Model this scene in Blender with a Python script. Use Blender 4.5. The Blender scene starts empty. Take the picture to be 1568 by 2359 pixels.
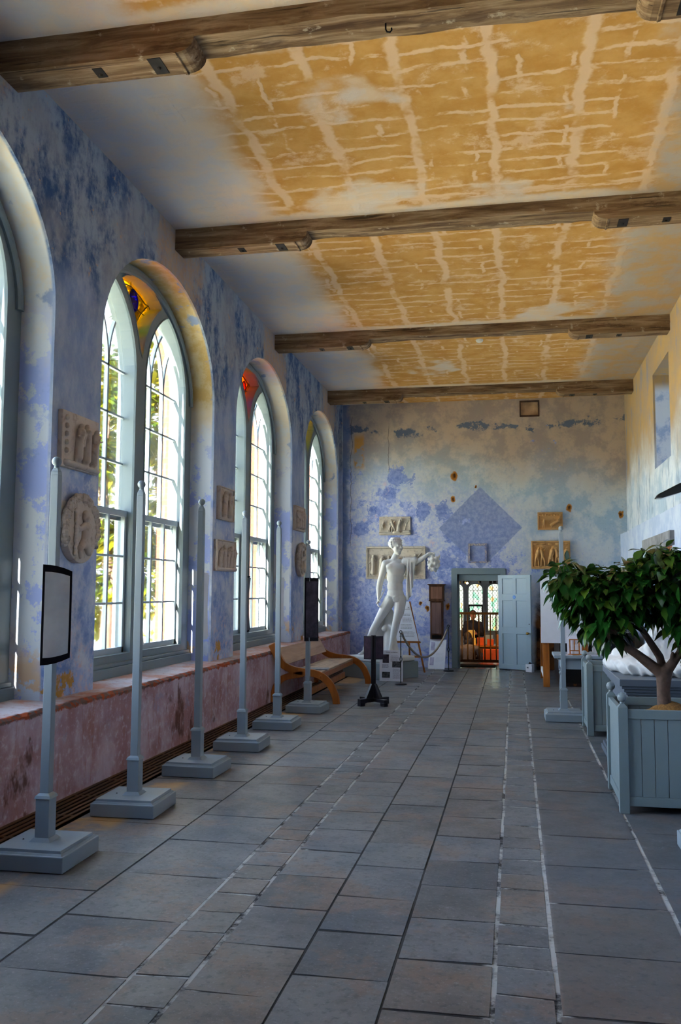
import bpy, bmesh, math, random
import numpy as np
from mathutils import Vector, Matrix
random.seed(7)
S = bpy.context.scene
COL = S.collection
PI = math.pi
V = Vector

# ------------------------------------------------------------------ geometry helpers
class MB:
    """collects verts and faces of one mesh"""
    def __init__(s):
        s.v = []; s.f = []
    def add(s, vs, fs):
        n = len(s.v)
        s.v += [tuple(p) for p in vs]
        s.f += [tuple(i + n for i in f) for f in fs]
        return s
    def box(s, x0, y0, z0, x1, y1, z1):
        return s.add([(x0,y0,z0),(x1,y0,z0),(x1,y1,z0),(x0,y1,z0),(x0,y0,z1),(x1,y0,z1),(x1,y1,z1),(x0,y1,z1)],
                     [(0,3,2,1),(4,5,6,7),(0,1,5,4),(1,2,6,5),(2,3,7,6),(3,0,4,7)])
    def cbox(s, cx, cy, cz, sx, sy, sz):
        return s.box(cx-sx/2, cy-sy/2, cz-sz/2, cx+sx/2, cy+sy/2, cz+sz/2)
    def frustum(s, cx, cy, z0, z1, a0, b0, a1, b1):
        r = [(cx-a0,cy-b0,z0),(cx+a0,cy-b0,z0),(cx+a0,cy+b0,z0),(cx-a0,cy+b0,z0),
             (cx-a1,cy-b1,z1),(cx+a1,cy-b1,z1),(cx+a1,cy+b1,z1),(cx-a1,cy+b1,z1)]
        return s.add(r, [(0,3,2,1),(4,5,6,7),(0,1,5,4),(1,2,6,5),(2,3,7,6),(3,0,4,7)])
    def beam(s, p0, p1, w, h, up=(0,0,1)):
        """square bar from p0 to p1"""
        p0, p1 = V(p0), V(p1); d = (p1-p0).normalized(); u = V(up)
        if abs(d.dot(u)) > .98: u = V((0,1,0))
        r = d.cross(u).normalized(); u = r.cross(d)
        vs = []
        for p in (p0, p1):
            for a, b in ((-1,-1),(1,-1),(1,1),(-1,1)):
                vs.append(p + r*(a*w/2) + u*(b*h/2))
        return s.add(vs, [(0,1,2,3),(7,6,5,4),(0,4,5,1),(1,5,6,2),(2,6,7,3),(3,7,4,0)])
    def lathe(s, prof, seg=16, c=(0,0,0), cap=True):
        n = len(prof); vs = []
        for r, z in prof:
            for k in range(seg):
                a = 2*PI*k/seg
                vs.append((c[0]+r*math.cos(a), c[1]+r*math.sin(a), c[2]+z))
        fs = []
        for i in range(n-1):
            for k in range(seg):
                k2 = (k+1) % seg
                fs.append((i*seg+k, i*seg+k2, (i+1)*seg+k2, (i+1)*seg+k))
        if cap:
            fs.append(tuple(reversed(range(seg)))); fs.append(tuple(range((n-1)*seg, n*seg)))
        return s.add(vs, fs)
    def ball(s, c, r, seg=14, rings=8, sq=(1,1,1)):
        vs = [(c[0],c[1],c[2]-r*sq[2])]
        for i in range(1, rings):
            t = PI*i/rings
            for k in range(seg):
                a = 2*PI*k/seg
                vs.append((c[0]+r*sq[0]*math.sin(t)*math.cos(a), c[1]+r*sq[1]*math.sin(t)*math.sin(a), c[2]-r*sq[2]*math.cos(t)))
        vs.append((c[0],c[1],c[2]+r*sq[2]))
        fs = [(0, 1+(k+1)%seg, 1+k) for k in range(seg)]
        for i in range(rings-2):
            for k in range(seg):
                k2 = (k+1) % seg; a = 1+i*seg; b = 1+(i+1)*seg
                fs.append((a+k, a+k2, b+k2, b+k))
        L = len(vs)-1; a = 1+(rings-2)*seg
        fs += [(a+k, a+(k+1)%seg, L) for k in range(seg)]
        return s.add(vs, fs)
    def tube(s, pts, r, seg=8, cap=True):
        pts = [V(p) for p in pts]; n = len(pts)
        rs = r if isinstance(r, (list, tuple)) else [r]*n
        vs = []; ref = None
        for i, p in enumerate(pts):
            d = (pts[min(i+1,n-1)] - pts[max(i-1,0)]).normalized()
            if ref is None:
                ref = V((0,0,1)) if abs(d.z) < .9 else V((1,0,0))
            u = (ref - d*ref.dot(d))
            u = u.normalized() if u.length > 1e-6 else d.orthogonal().normalized()
            ref = u; w = d.cross(u)
            for k in range(seg):
                a = 2*PI*k/seg
                vs.append(p + (u*math.cos(a) + w*math.sin(a))*rs[i])
        fs = []
        for i in range(n-1):
            for k in range(seg):
                k2 = (k+1) % seg
                fs.append((i*seg+k, i*seg+k2, (i+1)*seg+k2, (i+1)*seg+k))
        if cap:
            fs.append(tuple(reversed(range(seg)))); fs.append(tuple(range((n-1)*seg, n*seg)))
        return s.add(vs, fs)
    def sweep(s, pts, prof, nrm, closed=False):
        """rectangular-ish profile [(across, out)] swept along pts; nrm = constant 'out' direction"""
        pts = [V(p) for p in pts]; n = len(pts); o = V(nrm); m = len(prof); vs = []
        for i, p in enumerate(pts):
            a = pts[(i-1) % n] if closed else pts[max(i-1,0)]
            b = pts[(i+1) % n] if closed else pts[min(i+1,n-1)]
            d = (b-a).normalized(); c = d.cross(o).normalized()
            for x, y in prof: vs.append(p + c*x + o*y)
        fs = []
        for i in range(n if closed else n-1):
            j = (i+1) % n
            for k in range(m):
                k2 = (k+1) % m
                fs.append((i*m+k, i*m+k2, j*m+k2, j*m+k))
        if not closed:
            fs.append(tuple(range(m))); fs.append(tuple(reversed(range((n-1)*m, n*m))))
        return s.add(vs, fs)
    def prism(s, poly, axis, a, b):
        """poly of 2D points in the other two axes, extruded along axis from a to b"""
        def mk(p, t):
            q = list(p); q.insert(axis, t); return tuple(q)
        n = len(poly)
        vs = [mk(p, a) for p in poly] + [mk(p, b) for p in poly]
        fs = [tuple(range(n)), tuple(reversed(range(n, 2*n)))]
        fs += [(i, n+i, n+(i+1)%n, (i+1)%n) for i in range(n)]
        return s.add(vs, fs)
    def holed(s, outer, holes, axis, a, b):
        """flat polygon with holes extruded from a to b along axis (walls, frames)"""
        bm = bmesh.new(); es = []
        def mk(p, t):
            q = list(p); q.insert(axis, t); return q
        for loop in [outer] + list(holes):
            vv = [bm.verts.new(mk(p, a)) for p in loop]
            for i in range(len(vv)): es.append(bm.edges.new((vv[i], vv[(i+1) % len(vv)])))
        bmesh.ops.triangle_fill(bm, edges=es, use_beauty=True, use_dissolve=False)
        bm.verts.index_update()
        base = [tuple(v.co) for v in bm.verts]; n = len(base)
        tris = [tuple(v.index for v in f.verts) for f in bm.faces]
        top = []
        for p in base:
            q = list(p); q[axis] = b; top.append(tuple(q))
        sides = []
        k = 0
        for loop in [outer] + list(holes):
            m = len(loop)
            for i in range(m): sides.append((k+i, k+(i+1)%m, n+k+(i+1)%m, n+k+i))
            k += m
        bm.free()
        return s.add(base + top, tris + [tuple(n+i for i in reversed(t)) for t in tris] + sides)
    def xf(s, M):
        s.v = [tuple(M @ V(p)) for p in s.v]; return s
    def mesh(s, name, smooth=False, fix=True):
        me = bpy.data.meshes.new(name)
        me.from_pydata(s.v, [], s.f)
        if fix:
            bm = bmesh.new(); bm.from_mesh(me)
            bmesh.ops.recalc_face_normals(bm, faces=bm.faces)
            bm.to_mesh(me); bm.free()
        if smooth:
            me.polygons.foreach_set('use_smooth', [True]*len(me.polygons))
        me.update()
        return me

def link(name, me, mat=None, parent=None, loc=None, rz=0.0, bevel=0, smooth_angle=None):
    o = bpy.data.objects.new(name, me); COL.objects.link(o)
    if mat is not None:
        me.materials.clear(); me.materials.append(mat)
    if parent is not None: o.parent = parent
    if loc is not None: o.location = loc
    o.rotation_euler.z = rz
    if bevel:
        md = o.modifiers.new('bev', 'BEVEL'); md.width = bevel; md.segments = 2; md.limit_method = 'ANGLE'; md.angle_limit = math.radians(40)
    return o

def obj(name, mb, mat=None, parent=None, loc=None, rz=0.0, bevel=0, smooth=False, fix=True):
    return link(name, mb.mesh(name, smooth, fix), mat, parent, loc, rz, bevel)

def tag(o, label=None, cat=None, group=None, kind=None):
    if label: o['label'] = label
    if cat: o['category'] = cat
    if group: o['group'] = group
    if kind: o['kind'] = kind
    return o

def thing(name, label, cat, loc=(0,0,0), rz=0.0, group=None):
    o = bpy.data.objects.new(name, None); COL.objects.link(o)
    o.empty_display_size = .05
    o.location = loc; o.rotation_euler.z = rz
    return tag(o, label, cat, group)

def dup(root, loc, rz=0.0, label=None, skip=()):
    r = root.copy(); COL.objects.link(r); r.location = loc; r.rotation_euler.z = rz
    if label: r['label'] = label
    for ch in list(root.children):
        if ch.name.split('.')[0] in skip: continue
        c = ch.copy(); COL.objects.link(c); c.parent = r
        for g in list(ch.children):
            d = g.copy(); COL.objects.link(d); d.parent = c
    return r

def struct(name, mb, mat, parent=None, bevel=0, smooth=False):
    o = obj(name, mb, mat, parent, bevel=bevel, smooth=smooth)
    if parent is None: o['kind'] = 'structure'
    return o

# ---- smooth solid bodies: overlapping tapered capsules and ellipsoids fused into one surface
def cap(p0, p1, r0, r1, seg=16, rings=5):
    p0, p1 = V(p0), V(p1); d = p1-p0; L = d.length
    d = d/L if L > 1e-6 else V((0,0,1))
    u = d.orthogonal().normalized(); w = d.cross(u)
    prof = []
    for i in range(rings+1):
        t = -PI/2 + (PI/2)*i/rings
        prof.append((r0*math.cos(t), r0*math.sin(t)))
    for i in range(rings+1):
        t = (PI/2)*i/rings
        prof.append((r1*math.cos(t), L + r1*math.sin(t)))
    prof[0] = (1e-4, prof[0][1]); prof[-1] = (1e-4, prof[-1][1])
    vs = []; fs = []
    for r, z in prof:
        for k in range(seg):
            a = 2*PI*k/seg
            vs.append(p0 + d*z + (u*math.cos(a) + w*math.sin(a))*r)
    n = len(prof)
    for i in range(n-1):
        for k in range(seg):
            k2 = (k+1) % seg
            fs.append((i*seg+k, i*seg+k2, (i+1)*seg+k2, (i+1)*seg+k))
    fs.append(tuple(reversed(range(seg)))); fs.append(tuple(range((n-1)*seg, n*seg)))
    return vs, fs

def ell(c, r, rot=None, seg=18, rings=12):
    m = MB(); m.ball((0,0,0), 1, seg, rings)
    R = rot if rot is not None else Matrix.Identity(3)
    if isinstance(R, tuple):
        R = (Matrix.Rotation(R[2],3,'Z') @ Matrix.Rotation(R[1],3,'Y') @ Matrix.Rotation(R[0],3,'X'))
    c = V(c)
    return [c + R @ V((p[0]*r[0], p[1]*r[1], p[2]*r[2])) for p in m.v], m.f

def fuse(name, prims, voxel=.012, smooth=4, fac=.5, disp=None):
    m = MB()
    for vs, fs in prims: m.add(vs, fs)
    me = m.mesh(name + '_src', fix=False)
    o = bpy.data.objects.new(name + '_src', me); COL.objects.link(o)
    md = o.modifiers.new('r', 'REMESH'); md.mode = 'VOXEL'; md.voxel_size = voxel; md.adaptivity = 0
    if smooth:
        sm = o.modifiers.new('s', 'SMOOTH'); sm.factor = fac; sm.iterations = smooth
    dg = bpy.context.evaluated_depsgraph_get(); dg.update()
    out = bpy.data.meshes.new_from_object(o.evaluated_get(dg))
    out.name = name
    bpy.data.objects.remove(o); bpy.data.meshes.remove(me)
    if disp is not None:
        n = len(out.vertices); co = np.zeros(n*3); out.vertices.foreach_get('co', co); co = co.reshape(-1,3)
        co = disp(co); out.vertices.foreach_set('co', co.ravel()); out.update()
    out.polygons.foreach_set('use_smooth', [True]*len(out.polygons))
    return out
# ------------------------------------------------------------------ material helpers
def srgb(r, g, b):
    def f(c):
        c /= 255.0
        return c/12.92 if c <= .04045 else ((c+.055)/1.055)**2.4
    return (f(r), f(g), f(b), 1)

class NT:
    def __init__(s, name):
        s.m = bpy.data.materials.new(name); s.m.use_nodes = True
        s.t = s.m.node_tree; s.t.nodes.clear()
        s.out = s.n('ShaderNodeOutputMaterial')
        s.co = None
    def n(s, typ, **kw):
        o = s.t.nodes.new(typ)
        for k, v in kw.items(): setattr(o, k, v)
        return o
    def put(s, sock, v):
        if hasattr(v, 'is_linked') or isinstance(v, bpy.types.NodeSocket): s.t.links.new(v, sock)
        elif v is not None: sock.default_value = v
    def obj(s):
        if s.co is None: s.co = s.n('ShaderNodeTexCoord').outputs['Object']
        return s.co
    def sep(s, v=None):
        o = s.n('ShaderNodeSeparateXYZ'); s.put(o.inputs[0], v if v is not None else s.obj()); return o.outputs
    def comb(s, x, y, z):
        o = s.n('ShaderNodeCombineXYZ')
        for i, v in enumerate((x, y, z)): s.put(o.inputs[i], v)
        return o.outputs[0]
    def map(s, v=None, loc=(0,0,0), scale=(1,1,1), rot=(0,0,0)):
        o = s.n('ShaderNodeMapping'); s.put(o.inputs[0], v if v is not None else s.obj())
        o.inputs['Location'].default_value = loc; o.inputs['Scale'].default_value = scale; o.inputs['Rotation'].default_value = rot
        return o.outputs[0]
    def noise(s, scale=5, detail=4, rough=.55, vec=None, dist=0, color=False):
        o = s.n('ShaderNodeTexNoise'); s.put(o.inputs['Vector'], vec if vec is not None else s.obj())
        s.put(o.inputs['Scale'], scale); o.inputs['Detail'].default_value = detail
        o.inputs['Roughness'].default_value = rough; o.inputs['Distortion'].default_value = dist
        return o.outputs['Color' if color else 'Fac']
    def vor(s, scale=5, vec=None, feature='F1', rand=1.0, out='Distance'):
        o = s.n('ShaderNodeTexVoronoi', feature=feature); s.put(o.inputs['Vector'], vec if vec is not None else s.obj())
        s.put(o.inputs['Scale'], scale); o.inputs['Randomness'].default_value = rand
        return o.outputs[out]
    def math(s, op, a, b=None, c=None, clamp=False):
        o = s.n('ShaderNodeMath', operation=op, use_clamp=clamp)
        for i, v in enumerate((a, b, c)):
            if v is not None: s.put(o.inputs[i], v)
        return o.outputs[0]
    def add(s, a, b): return s.math('ADD', a, b)
    def mul(s, a, b): return s.math('MULTIPLY', a, b)
    def sub(s, a, b): return s.math('SUBTRACT', a, b)
    def step(s, x, lo, hi, smooth=True):
        o = s.n('ShaderNodeMapRange', interpolation_type='SMOOTHSTEP' if smooth else 'LINEAR', clamp=True)
        s.put(o.inputs['Value'], x); s.put(o.inputs['From Min'], lo); s.put(o.inputs['From Max'], hi)
        o.inputs['To Min'].default_value = 0; o.inputs['To Max'].default_value = 1
        return o.outputs[0]
    def band(s, x, a, b, e=.05):
        """1 between a and b with soft edges e"""
        return s.mul(s.step(x, a-e, a+e), s.sub(1.0, s.step(x, b-e, b+e)))
    def ramp(s, fac, stops, interp='LINEAR'):
        o = s.n('ShaderNodeValToRGB'); cr = o.color_ramp; cr.interpolation = interp
        while len(cr.elements) < len(stops): cr.elements.new(.5)
        for e, (p, c) in zip(cr.elements, stops):
            e.position = p; e.color = c if len(c) == 4 else (*c, 1)
        s.put(o.inputs[0], fac); return o.outputs[0]
    def mix(s, fac, a, b, mode='MIX'):
        o = s.n('ShaderNodeMix', data_type='RGBA', blend_type=mode)
        s.put(o.inputs[0], fac); s.put(o.inputs[6], a); s.put(o.inputs[7], b)
        return o.outputs[2]
    def bump(s, h, strength=.3, dist=.01):
        o = s.n('ShaderNodeBump'); s.put(o.inputs['Height'], h)
        o.inputs['Strength'].default_value = strength; o.inputs['Distance'].default_value = dist
        return o.outputs[0]
    def done(s, color, rough=.7, bump=None, metal=0, spec=.3, sheen=0):
        b = s.n('ShaderNodeBsdfPrincipled')
        s.put(b.inputs['Base Color'], color); s.put(b.inputs['Roughness'], rough)
        s.put(b.inputs['Metallic'], metal); s.put(b.inputs['Specular IOR Level'], spec)
        if bump is not None: s.put(b.inputs['Normal'], bump)
        s.t.links.new(b.outputs[0], s.out.inputs[0])
        return s.m
    def shader(s, sh):
        s.t.links.new(sh, s.out.inputs[0]); return s.m

def plain(name, col, rough=.6, var=.08, scale=8, metal=0, spec=.3, bump=.05):
    n = NT(name); c = col
    f = n.noise(scale, 4)
    d = tuple(x*(1-var*2) for x in col[:3]) + (1,); u = tuple(min(1, x*(1+var*2)) for x in col[:3]) + (1,)
    return n.done(n.ramp(f, [(.25, d), (.75, u)]), rough, n.bump(n.noise(scale*6, 3), bump, .004) if bump else None, metal, spec)

# wood
def wood(name, dark, light, axis=0, scale=1.0, rough=.55, knots=0, grain=1.0, spec=.3):
    n = NT(name)
    sc = [14*scale]*3; sc[axis] = 1.1*scale
    v = n.map(scale=tuple(sc))
    w = n.noise(1.0, 6, .6, v, dist=.6)
    col = n.ramp(w, [(.3, dark), (.5, tuple((a+b)/2 for a, b in zip(dark, light))), (.72, light)])
    if knots:
        k = n.vor(knots, n.map(scale=(1,1,1.6)))
        col = n.mix(n.sub(1.0, n.step(k, .05, .22)), col, tuple(x*.35 for x in dark[:3]) + (1,))
    return n.done(col, rough, n.bump(w, .25*grain, .01), spec=spec)

M = {}
GREYBLUE = srgb(148, 160, 168)
def painted(name, col, rough=.42):
    n = NT(name)
    a = n.noise(3, 3); b = n.noise(40, 3)
    c = n.mix(n.mul(n.step(a, .45, .8), .25), col, tuple(x*.82 for x in col[:3]) + (1,))
    return n.done(c, n.add(rough, n.mul(b, .12)), n.bump(b, .06, .003), spec=.35)
M['paint'] = painted('grey_blue_paint', srgb(136, 148, 158))
M['paint_win'] = painted('window_paint', srgb(116, 130, 136), .38)
M['paint_bar'] = painted('glazing_bar_paint', srgb(170, 184, 194), .38)
M['planter'] = painted('planter_paint', srgb(120, 134, 138))
M['door'] = painted('door_paint', srgb(146, 168, 184), .35)
M['doorframe'] = painted('door_frame_paint', srgb(128, 146, 156), .4)
M['black'] = plain('black_wood', srgb(30, 24, 30), .42, .1)
M['matt_black'] = plain('matt_black_board', srgb(30, 26, 32), .85, .05, bump=0, spec=.1)
M['iron'] = plain('wrought_iron', srgb(26, 26, 32), .45, .1, metal=.4)
M['dark_iron'] = plain('rusty_iron', srgb(46, 38, 34), .6, .2, 30)
M['oak'] = wood('golden_oak', srgb(118, 62, 18), srgb(186, 112, 44), 2, 1.0, .45, spec=.35)
M['oak_x'] = wood('golden_oak_rail', srgb(122, 66, 22), srgb(190, 118, 50), 0, 1.0, .45)
M['bench'] = wood('bench_frame_wood', srgb(128, 68, 22), srgb(176, 102, 40), 2, .8, .4)
M['bench_slat'] = wood('bench_slat_wood', srgb(150, 118, 88), srgb(196, 166, 138), 1, .7, .5, knots=2.2)
M['dark_oak'] = wood('dark_oak', srgb(52, 30, 18), srgb(104, 66, 44), 2, 1.0, .5)
M['rail_wood'] = wood('balustrade_wood', srgb(96, 54, 14), srgb(140, 84, 26), 2, 1.0, .4)
M['white_board'] = plain('white_board', srgb(222, 226, 238), .6, .02, bump=0)
M['paper'] = plain('paper', srgb(226, 226, 238), .7, .03, bump=0)
M['plaster_cast'] = plain('plaster_cast', srgb(206, 206, 206), .55, .03, 5)
M['brass'] = plain('brass', srgb(160, 124, 60), .3, .05, metal=1)
M['chrome'] = plain('polished_steel', srgb(200, 200, 205), .2, .02, metal=1, bump=0)
M['rope'] = plain('rope', srgb(150, 138, 128), .9, .15, 60)
M['bark'] = plain('tree_bark', srgb(92, 72, 62), .8, .2, 20, bump=.3)
M['soil'] = plain('coir_soil', srgb(138, 96, 48), .95, .3, 60, bump=.5)
M['dark'] = plain('near_black_paint', srgb(18, 17, 18), .35, .1)
M['dark_grey'] = painted('dark_grey_paint', srgb(92, 100, 112), .4)
M['orange'] = plain('orange_upholstery', srgb(196, 78, 26), .5, .1)
M['skin'] = plain('skin', srgb(186, 120, 92), .5, .03, bump=0)
M['hair'] = plain('dark_hair', srgb(34, 24, 20), .5, .2, 40, bump=.4)
M['navy'] = plain('navy_cloth', srgb(30, 28, 38), .8, .1, 30)
M['greywool'] = plain('grey_wool', srgb(88, 78, 76), .9, .15, 50)
M['red'] = plain('red_enamel', srgb(170, 30, 36), .4, .02, bump=0)
M['bluesign'] = plain('blue_sign', srgb(20, 130, 225), .4, .02, bump=0)
M['ink'] = plain('black_ink', srgb(34, 32, 44), .7, .02, bump=0)
M['greyink'] = plain('grey_ink', srgb(120, 120, 146), .7, .05, bump=0)
M['slab_grey'] = painted('plinth_grey_paint', srgb(132, 146, 152), .5)
M['manila'] = plain('cream_folder', srgb(224, 186, 92), .6, .05, bump=0)

def photo(name, a, b, sc, light=None):
    n = NT(name)
    f = n.noise(sc, 5, .6)
    col = n.ramp(f, [(.35, a), (.7, b)] + ([(.85, light)] if light else []))
    return n.done(col, .4, spec=.25)
M['photo_dark'] = photo('dark_photograph', srgb(22, 18, 26), srgb(92, 78, 92), 9, srgb(190, 184, 200))
M['photo_pale'] = photo('silver_sheen_photograph', srgb(186, 190, 196), srgb(240, 242, 246), 1.6)  # raised to near white so the colour carries the print's silver sheen
M['photo_room'] = photo('room_photograph', srgb(20, 18, 22), srgb(110, 112, 120), 26, srgb(220, 220, 230))
M['photo_tall'] = photo('group_photograph', srgb(26, 20, 30), srgb(74, 60, 78), 7, srgb(150, 140, 165))

def relief_mat(name, hi, lo):
    n = NT(name)
    dirt = n.step(n.noise(14, 5, .6), .5, .72)
    m = n.mul(dirt, .4)
    return n.done(n.mix(m, hi, lo), .65, n.bump(n.noise(30, 4), .15, .004))
M['cast_grey'] = relief_mat('grey_cast', srgb(198, 190, 178), srgb(92, 74, 60))
M['cast_tan'] = relief_mat('ochre_cast', srgb(200, 156, 100), srgb(110, 66, 24))
M['cast_pier'] = relief_mat('weathered_cast', srgb(190, 176, 164), srgb(104, 76, 54))
SKY, SUN, EXPO = 2.9, 34.0, 2.75
# ------------------------------------------------------------------ the room: measurements in metres
XW, XD, XR = -3.72, -3.5, 2.29          # left wall face, dado face, right wall face
YF, YB, ZC = 19.0, -2.6, 5.70           # far wall, back wall, ceiling
ZS = .74                                # sill height
WC = [5.05, 9.05, 13.09, 17.13]   # window centres
WA, WZ, WB = 1.57, 3.98, 1.19           # arch half width, spring line, rise

def arch(c, a=WA, z0=WZ, b=WB, zb=ZS, n=28, zbot=True):
    p = [(c-a, zb), (c+a, zb)] if zbot else []
    for i in range(n+1):
        t = PI*i/n
        p.append((c + a*math.cos(t), z0 + b*math.sin(t)))
    return p

# ---------------- materials of the shell
def mat_left():
    n = NT('limewashed_plaster_blue'); x, y, z = n.sep()
    big = n.noise(.8, 5, .6); med = n.noise(2.3, 7, .68); med2 = n.noise(3.1, 7, .7, n.map(loc=(3,7,1)))
    fine = n.noise(11, 7, .7); st = n.noise(1.0, 8, .72, n.map(scale=(3, 3.2, 1.6), rot=(.35,0,0)))
    bz = n.mul(n.sub(big, .5), 2.0)
    base = n.mix(n.step(med2, .40, .62), srgb(158,172,210), srgb(196,202,214))
    base = n.mix(n.mul(n.step(fine, .5, .62), .35), base, srgb(206,206,216))
    base = n.mix(n.mul(n.step(med, .53, .60), .7), base, srgb(124,144,198))
    low = n.sub(1.0, n.step(n.add(z, bz), 1.3, 1.9))
    base = n.mix(n.mul(n.mul(low, n.step(med, .40, .60)), .85), base, n.mix(n.step(fine,.4,.62), srgb(112,136,188), srgb(156,172,206)))
    up = n.step(n.add(z, bz), 2.6, 3.3)
    base = n.mix(n.mul(up, .8), base, n.mix(n.step(st, .4, .62), srgb(126,148,188), srgb(166,178,200)))
    top = n.step(n.add(z, n.mul(bz, 1.2)), 3.9, 4.6)
    tcol = n.mix(n.step(n.add(n.mul(st, .7), n.mul(fine, .3)), .40, .58), srgb(62,92,138), srgb(158,170,188))
    tcol = n.mix(n.mul(n.step(n.noise(.9, 4, .6, n.map(loc=(6,6,6))), .5, .62), .7), tcol, srgb(158,162,172))
    tcol = n.mix(n.step(n.noise(6, 8, .75, n.map(loc=(9,2,5))), .62, .66), tcol, srgb(190,158,130))
    base = n.mix(top, base, tcol)
    # bare buff plaster in blotches under the beams and over the arch crowns
    yy = n.math('ABSOLUTE', n.sub(n.math('PINGPONG', n.sub(y, 9.35 - 2.1), 2.1), 0.0))
    crown = n.mul(n.step(n.add(z, n.mul(n.sub(med2,.5), 1.2)), 4.75, 5.1), n.step(n.add(yy, n.mul(n.sub(med,.5),1.6)), 1.35, 1.6))
    base = n.mix(n.mul(crown, .85), base, n.mix(n.step(fine,.45,.55), srgb(186,160,134), srgb(170,158,154)))
    # ochre losses and pink wash at the foot of the piers
    och = n.mul(n.sub(1.0, n.step(n.add(z, n.mul(n.sub(med2,.5), 1.3)), .86, .90)), n.step(med, .52, .54))
    base = n.mix(och, base, n.mix(fine, srgb(150,108,44), srgb(206,160,88)))
    pk = n.mul(n.sub(1.0, n.step(n.add(z, bz), .9, 1.5)), n.step(fine, .5, .66))
    base = n.mix(n.mul(pk, .7), base, srgb(206,166,166))
    # smooth limewashed reveals
    rev = n.step(n.mul(x, -1.0), 3.735, 3.76)
    rc = n.mix(n.step(n.noise(1.7, 7, .66, n.map(loc=(1,5,2))), .50, .53), srgb(206,214,228), srgb(166,182,236))
    rc = n.mix(n.mul(n.step(med2, .57, .62), .6), rc, srgb(152,170,222))
    rc = n.mix(n.step(n.add(z, bz), 3.4, 4.0), rc, n.mix(n.step(n.noise(2.2,6,.6,n.map(loc=(4,4,4))), .58, .64), n.mix(n.mul(n.band(y, 7.5, 11.0, .3), n.step(n.add(z, bz), 3.9, 4.3)), n.mix(n.step(med2,.4,.6), srgb(204,208,214), srgb(214,204,190)), n.mix(n.step(med2,.42,.6), srgb(196,166,108), srgb(208,190,150))), srgb(140,156,190)))  # ochre over the second window's crown paints in glow bounced off foliage
    rc = n.mix(n.mul(n.sub(1.0, n.step(n.add(z, bz), .8, 1.1)), n.step(med, .50, .54)), rc, srgb(222,190,158))
    base = n.mix(rev, base, rc)
    return n.done(base, .88, n.bump(n.add(med, n.mul(fine, .5)), .25, .012), spec=.15)

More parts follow.
